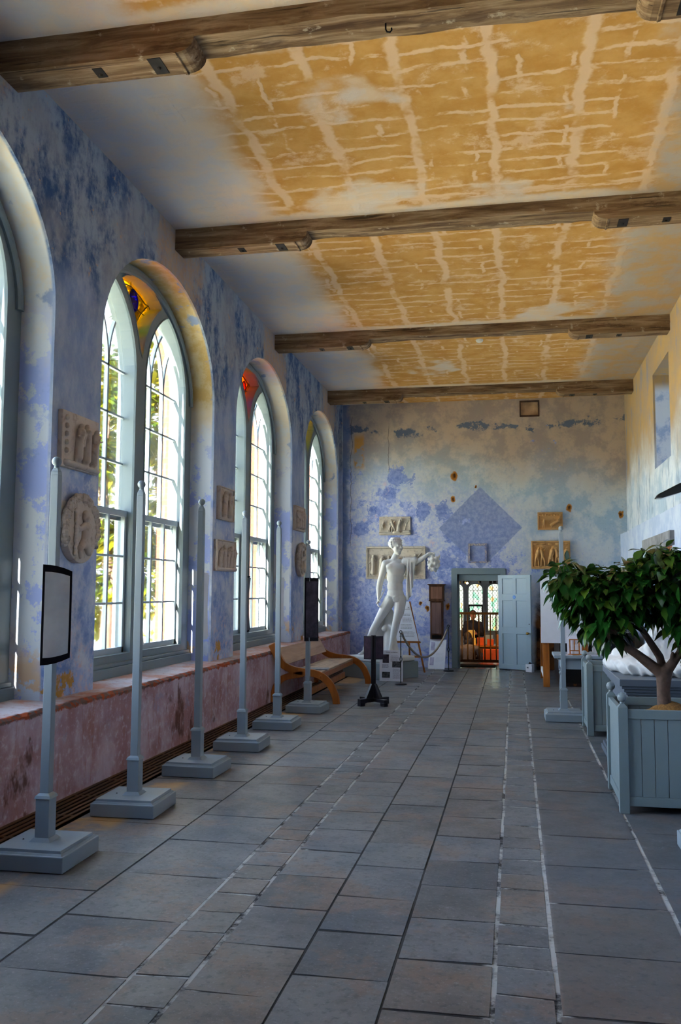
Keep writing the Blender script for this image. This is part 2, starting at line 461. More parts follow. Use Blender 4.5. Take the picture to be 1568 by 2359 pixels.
def mat_far():
    n = NT('limewashed_plaster_far'); x, y, z = n.sep()
    big = n.noise(.8, 5, .6); med = n.noise(2.4, 8, .72, n.map(loc=(2,0,5))); fine = n.noise(12, 7, .7)
    blot = n.noise(1.5, 8, .72, n.map(loc=(7,0,1)))
    bz = n.mul(n.sub(big, .5), 2.0)
    base = n.mix(n.step(med, .42, .58), srgb(164,188,210), srgb(200,210,218))
    base = n.mix(n.mul(n.step(n.noise(26, 6, .7), .56, .66), .5), base, srgb(140,150,166))
    tan = n.step(n.add(z, n.add(n.mul(bz, .7), n.mul(x, .12))), 3.5, 4.8)
    base = n.mix(n.mul(tan, .92), base, n.mix(n.step(med, .42, .6), srgb(166,150,140), srgb(190,170,150)))
    # violet blue wash surviving low on the left half
    lowz = n.sub(1.0, n.step(n.add(z, n.add(n.mul(bz, .8), n.mul(x, .32))), 2.5, 3.9))
    left = n.sub(1.0, n.step(n.add(x, n.mul(bz, .5)), -1.0, .9))
    area = n.mul(lowz, n.add(.25, n.mul(left, .75)))
    thr = n.sub(.66, n.mul(area, .17))
    base = n.mix(n.mul(area, .8), base, n.mix(n.step(fine,.4,.6), srgb(172,184,232), srgb(214,216,232)))
    base = n.mix(n.mul(n.step(n.sub(blot, thr), -.005, .015), .8), base, n.mix(n.step(fine,.36,.6), srgb(110,132,210), srgb(162,178,232)))
    for (px, pz, r) in ((-2.45,4.02,.42),(-2.62,3.75,.25),(-1.5,3.28,.34),(-1.9,3.3,.28),(-2.95,3.35,.2),(-1.2,2.75,.5),(-3.3,2.95,.25),(-1.45,2.2,.5)):
        dd = n.math('SQRT', n.add(n.math('POWER', n.sub(x, px), 2.0), n.math('POWER', n.sub(z, pz), 2.0)))
        mk = n.step(n.add(n.sub(1.0, n.mul(dd, 1/r)), n.add(n.mul(n.sub(med, .5), 3.4), n.mul(n.sub(fine, .5), 1.4))), .42, .5)
        base = n.mix(n.mul(mk, .85), base, n.mix(n.step(fine,.36,.6), srgb(92,116,196), srgb(128,150,216)))
    base = n.mix(n.mul(n.mul(area, n.step(n.noise(2.0,7,.7,n.map(loc=(1,1,9))), .60, .64)), .8), base, srgb(214,196,214))
    # square of stronger blue set on its point, where a lozenge once hung
    dm = n.add(n.math('ABSOLUTE', n.add(x, .70)), n.math('ABSOLUTE', n.sub(z, 2.95)))
    dm = n.add(dm, n.mul(n.sub(med, .5), .04))
    loz = n.sub(1.0, n.step(dm, .86, .89))
    keep = n.sub(1.0, n.mul(n.step(blot, .58, .60), n.sub(1.0, n.step(x, -.85, -.75))))
    base = n.mix(n.mul(n.mul(loz, keep), .92), base, n.mix(n.step(fine, .4,.62), srgb(124,142,196), srgb(150,164,208)))
    # torn band of dark blue high up
    hb = n.math('ABSOLUTE', n.sub(n.sub(z, n.mul(n.sub(n.noise(.6,2), .5), .9)), 5.12))
    hb = n.mul(n.sub(1.0, n.step(n.add(hb, n.mul(n.sub(med, .5), .55)), .06, .10)), n.step(n.noise(1.0, 6, .7, n.map(loc=(3,0,0))), .49, .52))
    base = n.mix(n.mul(hb, .9), base, srgb(88,106,134))
    bl = n.mul(n.sub(1.0, n.step(n.add(x, n.mul(n.sub(med,.5), .35)), -3.60, -3.48)), .8)
    base = n.mix(bl, base, srgb(104,128,172))
    och = n.mul(n.band(x, -3.42, -3.2, .03), n.mul(n.band(z, 4.3, 5.0, .1), n.step(med, .42, .48)))
    base = n.mix(och, base, srgb(200,154,84))
    # holes where hooks were pulled out
    w = n.n('ShaderNodeVectorMath', operation='SCALE'); n.put(w.inputs[0], n.noise(9, 4, .6, color=True)); w.inputs['Scale'].default_value = .12
    a = n.n('ShaderNodeVectorMath', operation='ADD'); n.put(a.inputs[0], n.obj()); n.put(a.inputs[1], w.outputs[0])
    hx, hy, hz = n.sep(a.outputs[0])
    for (px, pz, r) in ((-1.24,4.07,.085),(-1.27,3.57,.055),(1.133,3.36,.07),(2.17,3.2,.06),(-1.976,1.348,.035),(-1.83,1.24,.055),(-1.40,1.28,.06),(-.78,3.84,.025)):
        d = n.math('SQRT', n.add(n.math('POWER', n.sub(hx, px+.06), 2.0), n.math('POWER', n.mul(n.sub(hz, pz+.06), .7), 2.0)))
        base = n.mix(n.sub(1.0, n.step(d, r*.7, r)), base, n.mix(n.step(d, r*.2, r*.7), srgb(70,40,20), srgb(168,112,44)))
    for (cx, z0, z1) in ((-3.50, 2.6, 5.4), (-2.66, 4.2, 5.2)):
        cr = n.math('ABSOLUTE', n.add(n.sub(x, cx), n.mul(n.sub(n.noise(1.3, 8, .62, n.comb(0.0, cx, z)), .5), .26)))
        base = n.mix(n.mul(n.mul(n.sub(1.0, n.step(cr, .003, .010)), n.band(z, z0, z1, .1)), .65), base, srgb(78,70,72))
    # brown-stained corner right of the door, with board-post shade painted in
    stain_shade = n.mul(n.step(n.add(x, n.mul(bz, .15)), .36, .46), n.sub(1.0, n.step(n.add(z, n.mul(n.sub(med,.5), 1.2)), 1.1, 1.6)))
    base = n.mix(stain_shade, base, n.mix(n.step(med, .42, .58), srgb(44,30,30), srgb(128,86,52)))
    return n.done(base, .88, n.bump(n.add(med, n.mul(fine, .5)), .2, .012), spec=.15)

def mat_right():
    n = NT('limewashed_plaster_right'); x, y, z = n.sep()
    big = n.noise(.8, 5, .6); med = n.noise(2.4, 8, .7, n.map(loc=(5,1,3))); fine = n.noise(11, 7, .7)
    st = n.noise(1.0, 7, .7, n.map(scale=(2.2, 2.2, .8)))
    bz = n.mul(n.sub(big, .5), 2.0)
    base = n.mix(n.step(med, .4, .6), srgb(164,184,206), srgb(196,206,218))
    tan = n.step(n.add(z, bz), 3.4, 4.6)
    base = n.mix(tan, base, n.mix(n.step(med, .4, .6), srgb(164,136,94), srgb(150,132,112)))
    base = n.mix(n.mul(n.step(st, .54, .64), .6), base, srgb(104,122,156))
    rec = n.step(x, 2.31, 2.33)
    base = n.mix(n.mul(rec, n.sub(1.0, n.step(z, 4.9, 5.1))), base, n.mix(n.step(med,.48,.6), srgb(196,206,222), srgb(150,170,206)))
    return n.done(base, .88, n.bump(med, .2, .012), spec=.15)

def mat_ceiling():
    n = NT('ochre_ceiling_plaster'); x, y, z = n.sep()
    big = n.noise(.9, 5, .6); med = n.noise(3.0, 6, .65)
    j = n.mul(n.sub(big, .5), .9); jm = n.mul(n.sub(med, .5), .35)
    # distance to the nearest beam
    d = None
    for yb in (1.55, 5.82, 9.34, 13.58, 17.7):
        q = n.math('ABSOLUTE', n.sub(y, yb)); d = q if d is None else n.math('MINIMUM', d, q)
    inx = n.mul(n.step(n.add(n.add(x, j), jm), -2.75, -2.35), n.sub(1.0, n.step(n.add(n.sub(x, j), jm), 1.1, 1.5)))
    iny = n.step(n.add(d, n.add(n.mul(j, .35), jm)), .22, .36)
    field = n.mul(inx, iny)
    hole = n.sub(1.0, n.mul(n.step(n.add(n.noise(.75, 3, .5, n.map(loc=(4.3,1.2,0))), n.mul(jm, .3)), .62, .70), .75))
    field = n.mul(field, hole)
    w = n.n('ShaderNodeVectorMath', operation='SCALE'); n.put(w.inputs[0], n.noise(2.2, 5, .6, color=True)); w.inputs['Scale'].default_value = .26
    a = n.n('ShaderNodeVectorMath', operation='ADD'); n.put(a.inputs[0], n.obj()); n.put(a.inputs[1], w.outputs[0])
    def brick(wd, ht, mo, sc, loc):
        b = n.n('ShaderNodeTexBrick'); b.offset = .0; b.squash = 1
        n.put(b.inputs['Vector'], n.map(a.outputs[0], loc=loc)); b.inputs['Scale'].default_value = sc
        b.inputs['Mortar Size'].default_value = mo; b.inputs['Mortar Smooth'].default_value = .55
        b.inputs['Brick Width'].default_value = wd; b.inputs['Row Height'].default_value = ht
        return b.outputs['Fac']
    l1 = brick(.72, 9.0, .06, 1, (0,0,0)); l2 = brick(30.0, .235, .034, 1, (0,.1,0)); l3 = brick(.41, 9.0, .03, 1, (.2,0,0))
    br = n.step(n.noise(2.2, 5, .65, n.map(loc=(8,3,0), scale=(1,1.6,1))), .44, .54)
    br2 = n.step(n.noise(1.6, 4, .6, n.map(loc=(2,6,0))), .38, .5)
    blotch = n.mul(n.step(n.noise(2.6, 6, .7, n.map(loc=(5,5,0))), .55, .66), .8)
    br3 = n.step(n.noise(2.6, 4, .6, n.map(loc=(11,2,0))), .52, .60)
    line = n.math('MAXIMUM', n.math('MAXIMUM', n.mul(l1, br2), n.mul(l2, br)), n.math('MAXIMUM', blotch, n.mul(l3, br3)))
    oc = n.mix(n.step(med, .35, .65), srgb(178,130,64), srgb(192,148,86))
    oc = n.mix(n.mul(line, .75), oc, srgb(214,184,156))
    plain_c = n.mix(n.step(med, .4, .62), srgb(204,190,180), srgb(190,188,194))
    plain_c = n.mix(n.step(n.add(x, j), .2, 1.6), plain_c, n.mix(n.step(med, .38, .62), srgb(178,148,108), srgb(164,154,146)))
    col = n.mix(field, plain_c, oc)
    halo = n.mul(n.sub(1.0, field), n.mul(n.step(n.add(x, j), -3.0, -2.4), n.sub(1.0, n.step(n.add(x, j), .6, 1.6))))
    col = n.mix(n.mul(halo, .6), col, n.mix(n.step(med, .4, .6), srgb(212,184,146), srgb(206,190,172)))
    return n.done(col, .85, n.bump(n.add(med, line), .2, .01), spec=.15)

def mat_dado():
    n = NT('pink_dado_plaster'); x, y, z = n.sep()
    big = n.noise(1.0, 6, .65); med = n.noise(3.2, 7, .7); fine = n.noise(16, 6, .7)
    st = n.noise(1.0, 7, .7, n.map(scale=(4, 5, .8)))
    c = n.mix(n.step(big, .40, .60), srgb(164,126,130), srgb(194,174,186))
    c = n.mix(n.mul(n.step(st, .50, .68), .7), c, srgb(158,104,88))
    c = n.mix(n.mul(n.step(fine, .52, .66), .6), c, srgb(204,192,206))
    c = n.mix(n.mul(n.step(med, .58, .66), .5), c, srgb(150,150,176))
    c = n.mix(n.mul(n.step(n.noise(1.3,6,.7,n.map(loc=(1,8,4), scale=(1,1,.5))), .58, .64), .85), c, srgb(92,58,44))
    edge = n.step(n.add(z, n.mul(n.sub(n.noise(9,5,.7), .5), .10)), .685, .70)
    face = n.sub(1.0, n.step(n.mul(x, -1.0), 3.53, 3.56))
    c = n.mix(n.mul(edge, face), c, n.mix(n.step(n.noise(12,4,.7), .42, .56), srgb(160,74,40), srgb(112,92,86)))
    sill = n.mul(n.step(n.mul(x, -1.0), 3.53, 3.56), n.step(z, .70, .72))
    sc = n.mix(n.step(n.noise(2.2, 6, .7), .4, .6), srgb(186,140,124), srgb(196,186,190))
    sc = n.mix(n.mul(n.step(fine, .5, .7), .5), sc, srgb(150,86,60))
    c = n.mix(sill, c, sc)
    return n.done(c, .88, n.bump(n.add(med, fine), .3, .012), spec=.15)

def mat_floor():
    n = NT('worn_flagstones'); x, y, z = n.sep()
    g = n.n('ShaderNodeNewGeometry'); r = g.outputs['Random Per Island']
    c = n.ramp(r, [(0, srgb(82,88,94)), (.2, srgb(92,98,106)), (.38, srgb(104,102,100)), (.5, srgb(88,96,106)),
                   (.66, srgb(106,98,93)), (.8, srgb(98,104,110)), (1, srgb(80,86,96))])
    f2 = n.math('FRACT', n.mul(r, 7.31)); gr = n.add(.78, n.mul(f2, .46))
    c = n.mix(1.0, c, n.comb(gr, gr, gr), 'MULTIPLY')
    big = n.noise(1.6, 6, .65); fine = n.noise(22, 6, .7)
    c = n.mix(n.mul(n.step(big, .36, .64), .45), c, srgb(138,136,138))
    c = n.mix(n.mul(n.step(n.noise(4.5, 8, .75), .5, .66), .4), c, srgb(66,66,70))
    c = n.mix(n.mul(n.step(n.noise(2.1, 6, .7, n.map(loc=(5,5,2))), .50, .62), .42), c, srgb(136,108,90))
    c = n.mix(n.mul(n.step(fine, .50, .66), .5), c, srgb(62,66,74))
    c = n.mix(n.mul(n.step(n.noise(48, 5, .75), .54, .68), .45), c, srgb(150,152,154))
    rt = n.mul(n.step(x, .16, .18), .45)
    c = n.mix(rt, c, srgb(66,72,80))
    lime = n.mul(n.step(n.noise(1.3, 7, .75, n.map(loc=(2,2,0))), .56, .70), n.step(fine, .42, .58))
    c = n.mix(n.mul(lime, .35), c, srgb(170,176,182))
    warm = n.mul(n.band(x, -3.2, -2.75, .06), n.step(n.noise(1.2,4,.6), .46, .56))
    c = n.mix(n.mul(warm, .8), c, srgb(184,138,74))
    rough = n.sub(n.add(.34, n.mul(n.noise(5, 5, .6), .3)), n.mul(n.mul(n.band(x, -.62, -.05, .08), n.step(y, 13.0, 16.5)), .26))
    return n.done(c, rough, n.bump(n.add(n.mul(big, 1.5), n.mul(fine, .35)), .22, .012), spec=.4)

def mat_mortar():
    n = NT('lime_mortar'); x, y, z = n.sep()
    pale = n.math('MAXIMUM', n.band(x, -1.68, -1.3, .02), n.math('MAXIMUM', n.band(x, -.15, .2, .02), n.band(x, .7, .83, .02)))
    c = n.mix(n.mul(n.step(n.noise(3.2, 7, .75), .38, .56), n.add(.05, n.mul(pale, .95))), srgb(46,44,46), srgb(176,176,176))
    return n.done(c, .9)

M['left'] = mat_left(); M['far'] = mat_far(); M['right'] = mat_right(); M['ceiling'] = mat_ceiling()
M['dado'] = mat_dado(); M['floor'] = mat_floor(); M['mortar'] = mat_mortar()

def mat_beam():
    n = NT('weathered_oak_beam'); x, y, z = n.sep()
    v = n.map(scale=(1.0, 12, 12)); w = n.noise(1.2, 7, .65, v, dist=.8)
    c = n.ramp(w, [(.3, srgb(74,52,36)), (.5, srgb(122,98,72)), (.7, srgb(164,142,118))])
    c = n.mix(n.mul(n.step(n.noise(1.6, 6, .7, n.map(scale=(1,4,4))), .52, .66), .7), c, srgb(62,40,24))
    c = n.mix(n.mul(n.step(n.noise(7, 5, .7), .60, .68), .5), c, srgb(190,178,160))
    crack = n.mul(n.step(n.noise(1.0, 3, .5, n.map(scale=(.8, 26, 26))), .66, .70), 1.0)
    c = n.mix(n.mul(crack, .7), c, srgb(30,20,14))
    return n.done(c, .8, n.bump(n.sub(w, crack), .5, .015), spec=.2)
M['beam'] = mat_beam()
M['plate'] = plain('blackened_iron', srgb(30,26,24), .7, .2, 30)

# ---------------- floor: slabs on a mortar bed, one strip of stones per joint line
def slabs():
    m = MB(); R = random.Random(3)
    def fill(x0, x1, cuts, mean, jit, gl=.003, gr=.003, gy=.0035, y0=-2.58, y1=18.95):
        ys = sorted(cuts); out = []
        y = ys[0] if ys else y0
        while y > y0 + mean*.6:
            y -= mean*R.uniform(1-jit, 1+jit); out.append(y)
        out += ys
        y = ys[-1] if ys else y0
        while y < y1 - mean*.6:
            y += mean*R.uniform(1-jit, 1+jit); out.append(y)
        out = [q for q in sorted(out) if y0 <= q <= y1]
        out = [y0] + out + [y1]
        for a, b in zip(out[:-1], out[1:]):
            if b - a < .04: continue
            g = .004; h = R.uniform(-.0015, .0015); t = R.uniform(-.0012, .0012); e = .004
            sk = [R.uniform(-.012, .012) for _ in range(4)]; gl_, gr_ = gl*R.uniform(.4,1.5), gr*R.uniform(.4,1.5)
            X0, X1, Y0, Y1 = x0+gl_, x1-gr_, a+gy*R.uniform(.5,1.6), b-gy*R.uniform(.5,1.6)
            top = [(X0+e, Y0+e+sk[0], h-t), (X1-e, Y0+e+sk[1], h+t), (X1-e, Y1-e+sk[2], h+t), (X0+e, Y1-e+sk[3], h-t)]
            lo = [(X0, Y0+sk[0], -.012), (X1, Y0+sk[1], -.012), (X1, Y1+sk[2], -.012), (X0, Y1+sk[3], -.012)]
            m.add(top + lo, [(0,1,2,3), (4,5,1,0), (5,6,2,1), (6,7,3,2), (7,4,0,3)])
    fill(-3.10, -2.26, [4.02,4.66,5.35,6.03], .68, .12)
    fill(-2.26, -1.625, [3.68,4.31,5.0,5.7,6.34,7.45], .72, .2, .003, .009)
    fill(-1.625, -1.372, [3.45,3.72,3.97,4.22,4.49,4.77,5.03,5.27,5.54,5.83,6.08,6.45,6.89], .28, .2, .009, .009, .006)
    fill(-1.372, -.96, [3.62,4.13,4.62,5.14,5.65,6.16,6.67,7.2], .52, .06, .009, .003)
    fill(-.96, -.54, [3.86,4.36,4.86,5.4,5.91,6.45,6.94,7.45], .52, .06)
    fill(-.54, -.105, [3.62,4.12,4.62,5.13,5.6,6.14,6.67,7.22,7.64], .52, .06, .003, .008)
    fill(-.105, .15, [3.83,4.11,4.36,4.62,4.89,5.16,5.42,5.71,5.95,6.19,6.51,6.75,7.06,7.27,7.57,7.82], .28, .15, .008, .008, .006)
    fill(.15, .77, [4.32,4.97,5.64,6.31,7.02,7.69], .68, .1, .008, .007, .005)
    fill(.77, 1.5, [], .75, .2, .009, .004, .005); fill(1.5, 2.28, [], .8, .2)
    return m
fl = struct('floor', slabs(), M['floor'])
mb = MB(); mb.box(-3.5, YB, -.12, XR, YF, -.003)
o = obj('mortar_bed', mb, M['mortar'], fl)

# heating grating along the foot of the dado
pit = MB(); pit.box(-.2, -9.05, -.02, .2, 12.45, -.003)
gt = thing('floor_grating', 'long slatted brown iron heating grating let into the floor along the pink dado', 'grating', (-3.3, 6.5, 0))
mb = MB()
for k in range(7):
    x = -.195 + k*.0555
    mb.box(x, -9.05, -.02, x+.026, 12.4, .004)
M['grate'] = plain('brown_grating', srgb(104,74,46), .5, .15, 6, metal=.3)
for k in range(35): mb.box(-.195, -8.8+k*.6, -.02, .165, -8.77+k*.6, .001)  # cross bars of the grating, joined into the same mesh
obj('slats_and_bars', mb, M['grate'], gt)
obj('pit', pit, plain('grating_pit', srgb(16,12,10), .9, .1), gt)

# dado with crumbling edge, its top is the continuous window sill
def dado():
    m = MB(); R = random.Random(5); N = 420
    prof = [(XD, 0), (XD, .3), (XD, .62), (XD+.006, .685), (XD+.008, .715), (XD-.02, .735), (XD-.10, ZS), (-4.2, ZS+.02), (-4.2, 0)]
    vs = []; 
    for i in range(N+1):
        y = YB + (YF-YB)*i/N
        a = R.uniform(-1, 1)
        for k, (x, z) in enumerate(prof):
            j = {3:.004, 4:.009, 5:.009, 6:.003}.get(k, 0)
            vs.append((x + j*R.uniform(-1, 1) - (abs(a)*.018 if k in (4,5) and abs(a) > .8 else 0), y, z + j*.6*R.uniform(-1, 1)))
    p = len(prof); fs = []
    for i in range(N):
        for k in range(p-1): fs.append((i*p+k, i*p+k+1, (i+1)*p+k+1, (i+1)*p+k))
    return m.add(vs, fs)
o = obj('wall_left_dado', dado(), M['dado']); tag(o, kind='structure')

# left wall with six arched openings
mb = MB()
mb.holed([(YB, .70), (YF+.4, .70), (YF+.4, ZC+.2), (YB, ZC+.2)], [arch(c) for c in WC], 0, XW, -4.30)
struct('wall_left', mb, M['left'])
nb = NT('red_brick'); bt = nb.n('ShaderNodeTexBrick')
xx, yy_, zz = nb.sep(); nb.put(bt.inputs['Vector'], nb.comb(nb.add(xx, yy_), zz, 0.0))
bt.inputs['Scale'].default_value = 1; bt.inputs['Brick Width'].default_value = .23; bt.inputs['Row Height'].default_value = .077
bt.inputs['Mortar Size'].default_value = .007; bt.inputs['Color1'].default_value = srgb(104,56,34); bt.inputs['Color2'].default_value = srgb(84,44,28); bt.inputs['Mortar'].default_value = srgb(52,50,54)
M['brick'] = nb.done(nb.mix(nb.mul(nb.noise(8,5,.7), .5), bt.outputs['Color'], srgb(110,70,48)), .85, nb.bump(bt.outputs['Fac'], .4, -.01))
mb = MB()
mb.holed([(YB, -.5), (YF+.4, -.5), (YF+.4, ZC+.9), (YB, ZC+.9)], [arch(c, WA, WZ, WB+.55) for c in WC], 0, -4.30, -4.46)
o = obj('trim_1', mb, M['brick']); tag(o, kind='structure')

# far wall with door opening
DX0, DX1, DH = -1.19, -.30, 1.97
mb = MB(); mb.holed([(-4.4, -.02), (DX0, -.02), (DX0, DH), (DX1, DH), (DX1, -.02), (2.9, -.02), (2.9, ZC+.2), (-4.4, ZC+.2)],
                    [[(.172,5.335),(.54,5.335),(.54,5.63),(.172,5.63)]], 1, YF, YF+.32)
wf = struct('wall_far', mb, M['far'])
mb = MB(); mb.box(.16, YF+.035, 5.32, .55, YF+.30, 5.645)
obj('niche_board', mb, plain('niche_plaster', srgb(178,150,120), .9, .2, 6), wf)
mb = MB()
for a in ((.15,YF-.012,5.305,.562,YF+.04,5.34),(.15,YF-.012,5.625,.562,YF+.04,5.655),(.15,YF-.012,5.34,.178,YF+.04,5.625),(.534,YF-.012,5.34,.562,YF+.04,5.625)): mb.box(*a)
obj('niche_frame', mb, plain('niche_edge', srgb(74,56,48), .9, .2), wf)
# boxed pipe / chase in the left corner
mb = MB(); mb.box(XW-.02, YF-.14, ZS, XW+.05, YF+.01, ZC)
o = obj('trim_2', mb, M['left']); tag(o, kind='structure')

# right wall: thin upper part with a splayed embrasure, thicker lower part with a ledge
mb = MB()
mb.holed([(YB, 0), (YF+.3, 0), (YF+.3, ZC+.2), (YB, ZC+.2)], [[(13.66,3.63),(15.2,3.63),(15.2,5.2),(13.66,5.2)]], 0, XR, XR+.55)
struct('wall_right', mb, M['right'])
mb = MB()
R = random.Random(11); led = []
pts = [(YB, 0), (12.95, 0), (12.95, 2.27), (15.3, 2.27), (15.3, 0), (YF, 0)]
top = []
y = YF
while y > YB:
    top.append((y, 2.79 + R.uniform(-.006, .006) - (.02 if R.random() < .05 else 0))); y -= .14
top.append((YB, 2.79))
mb.holed(pts + top, [], 0, 2.15, XR+.02)
M['right_low'] = None
n = NT('pale_blue_limewash'); med = n.noise(2.2, 7, .7); fine = n.noise(12, 6, .7)
M['right_low'] = n.done(n.mix(n.step(med, .4, .62), srgb(164,182,214), srgb(188,202,222)), .88, n.bump(n.add(med, fine), .2, .01), spec=.15)
o = obj('wall_right_dado', mb, M['right_low']); tag(o, kind='structure')
# blocked doorway in it with a stone lintel and an oak bearer
d2 = MB(); d2.box(XR-.03, 12.95, 0, XR+.05, 15.3, 2.27)
o = obj('door_2', d2, plain('blocked_door_plaster', srgb(150,156,168), .85, .15, 3)); tag(o, kind='structure')
d3 = MB(); d3.box(2.09, 12.75, 2.27, 2.30, 15.45, 2.47)
obj('lintel', d3, plain('grey_stone', srgb(126,128,134), .9, .2, 5, bump=.3), o)
d3 = MB(); d3.box(2.16, 12.96, 2.20, 2.27, 15.29, 2.27)
obj('bearer', d3, M['oak'], o)

# glazing added to the right embrasure so sky light reaches its reveal
def pane_mat(name, col=(1,1,1,1), gloss=.06, dens=1.0):
    n = NT(name)
    t = n.n('ShaderNodeBsdfTransparent'); t.inputs[0].default_value = col
    g = n.n('ShaderNodeBsdfGlossy'); g.inputs['Roughness'].default_value = .03
    mx = n.n('ShaderNodeMixShader'); f = n.n('ShaderNodeFresnel'); f.inputs[0].default_value = 1.45
    n.put(mx.inputs[0], n.mul(f.outputs[0], .8)); n.t.links.new(t.outputs[0], mx.inputs[1]); n.t.links.new(g.outputs[0], mx.inputs[2])
    return n.shader(mx.outputs[0])
M['pane'] = pane_mat('window_glass', (.97,.985,.98,1)); M['pane_dimming'] = pane_mat('dimming_glass', (.30,.33,.36,1))  # second glass is tinted to weaken the daylight let in on the right
for i, (ya, yb_) in enumerate(((13.66,15.2),)):
    mb = MB(); mb.box(2.70, ya, 3.63, 2.715, yb_, 5.2)
    w = obj('window_%d' % (8+i), mb, M['pane_dimming']); tag(w, kind='structure')
    mb = MB()
    for k in range(4): mb.box(2.685, ya+(yb_-ya)*k/3-.02, 3.63, 2.73, ya+(yb_-ya)*k/3+.02, 5.2)
    for k in range(4): mb.box(2.69, ya, 3.63+1.57*k/3-.015, 2.725, yb_, 3.63+1.57*k/3+.015)
    obj('window_frame', mb, M['paint_win'], w)

# back wall and ceiling
mb = MB(); mb.box(-4.4, YB-.3, -.1, 2.9, YB, ZC+.2)
struct('wall_back', mb, M['far'])
mb = MB(); mb.box(-4.46, YB-.3, ZC, XR+.55, YF+.32, ZC+.25)
struct('ceiling', mb, M['ceiling'])

# ---------------- ceiling beams with bolsters at both ends
def wavy_bar(x0, x1, y0, y1, z0, z1, seed, amp=.012, step=.12):
    m = MB(); R = random.Random(seed); n = max(2, int((x1-x0)/step)); vs = []; w = [0]*4
    for i in range(n+1):
        x = x0 + (x1-x0)*i/n
        w = [.8*a + R.uniform(-amp, amp)*.6 for a in w]
        vs += [(x, y0+w[0], z0+w[1]), (x, y1+w[2], z0+w[3]), (x, y1+w[2]*.4, z1), (x, y0+w[0]*.4, z1)]
    fs = [(0,1,2,3), (n*4+3, n*4+2, n*4+1, n*4)]
    for i in range(n):
        a, b = i*4, i*4+4
        for k in range(4):
            k2 = (k+1) % 4; fs.append((a+k, a+k2, b+k2, b+k))
    return m.add(vs, fs)

def bolster(L, w, h):
    """rounded-nose corbel from x=0 to x=L, hanging h below z=0"""
    m = MB(); pts = [(0, 0), (0, -h), (L-.12, -h)]
    for i in range(7):
        t = -PI/2 + PI/2*i/6
        pts.append((L-.12 + .12*math.cos(t), -h+.10 + .10*math.sin(t)))
    pts.append((L, 0))
    m.prism(pts, 1, -w/2, w/2)
    # collar roll
    m.prism([(x+.0, z) for x, z in [(L-.16, -h-.006), (L-.135, -h-.012), (L-.13, -h+.002), (L-.16, -h+.002)]], 1, -w/2-.006, w/2+.006)
    return m

BEAMS = [(1.45, .27, 'rough oak ceiling beam above the camera side of the hall'),
         (5.815, .27, 'rough oak ceiling beam nearest the camera, with a small iron hook'),
         (9.33, .27, 'rough oak ceiling beam second from the camera, over the second window'),
         (13.58, .26, 'rough oak ceiling beam third from the camera, beside the smoke detector'),
         (17.70, .28, 'rough oak ceiling beam farthest away, close to the far wall')]
for i, (yc, w, lab) in enumerate(BEAMS):
    b = thing('ceiling_beam', lab, 'beam', (0, yc, ZC), group='oak beams across the ceiling')
    z0 = -.135
    obj('timber', wavy_bar(XW-.02, XR+.02, -w/2, w/2, z0, .02, 20+i), M['beam'], b)
    for side in (-1, 1):
        L = 1.53 if side < 0 else 1.44
        m = bolster(L, w, .125)
        M4 = Matrix.Translation((XW, 0, z0+.02)) if side < 0 else Matrix.Translation((XR, 0, z0+.02)) @ Matrix.Scale(-1, 4, (1,0,0))
        m.xf(M4)
        cb = obj('corbel', m, M['beam'], b, bevel=.012)
        zz0 = z0 + .02 - .125
        for fx, ww, dd in ((.60, .10, .10), (.86, .075, .06)):
            q = L*(.79 if ww > .09 else .49)
            X = XW + q if side < 0 else XR - q
            pm = MB(); pm.box(X-ww/2, -w*.36 if ww > .09 else -.06, zz0-.004, X+ww/2, w*.36 if ww > .09 else .06, zz0+.006)
            pm.ball((X, .02, zz0-.004), .014, 8, 5)
            obj('iron_plate', pm, M['plate'], cb)
hk = MB(); hk.tube([(0,0,.03),(0,0,-.03),(.01,0,-.05),(.03,0,-.055),(.042,0,-.04),(.04,0,-.025)], .006, 6)
o = obj('ceiling_hook', hk, M['iron'], None, (-.83, 5.8, 5.555)); tag(o, 'small black iron hook screwed under the nearest ceiling beam', 'hook')
sd = MB(); sd.lathe([(.055,0),(.06,-.015),(.05,-.04),(.02,-.05)], 16)
o = obj('smoke_detector', sd, M['plaster_cast'], None, (-.51, 14.3, ZC)); tag(o, 'small round cream smoke detector on the ochre ceiling', 'smoke detector')
# ------------------------------------------------------------------ gothic sash windows (built once at centre y=0, then copied)
XFR = -4.03                      # inner face of the frames
LC, LA, LR, LAP = .74, .60, .93, .88     # light centre offset, half width, arc radius, apex rise

def lancet(c, a=LA, zb=.97, n=12, R=None, z0=WZ):
    R = R or (a*a + (LAP*a/LA)**2)/(2*a)
    h = math.sqrt(R*R - (R-a)**2)
    p = [(c-a, zb), (c+a, zb)]
    t1 = math.acos((R-a)/R)
    for i in range(n+1):            # right side arc, centre at c+a-R
        t = t1*i/n; p.append((c+a-R + R*math.cos(t), z0 + R*math.sin(t)))
    for i in range(1, n+1):
        t = t1*(1 - i/n); p.append((c-a+R - R*math.cos(t), z0 + R*math.sin(t)))
    return p

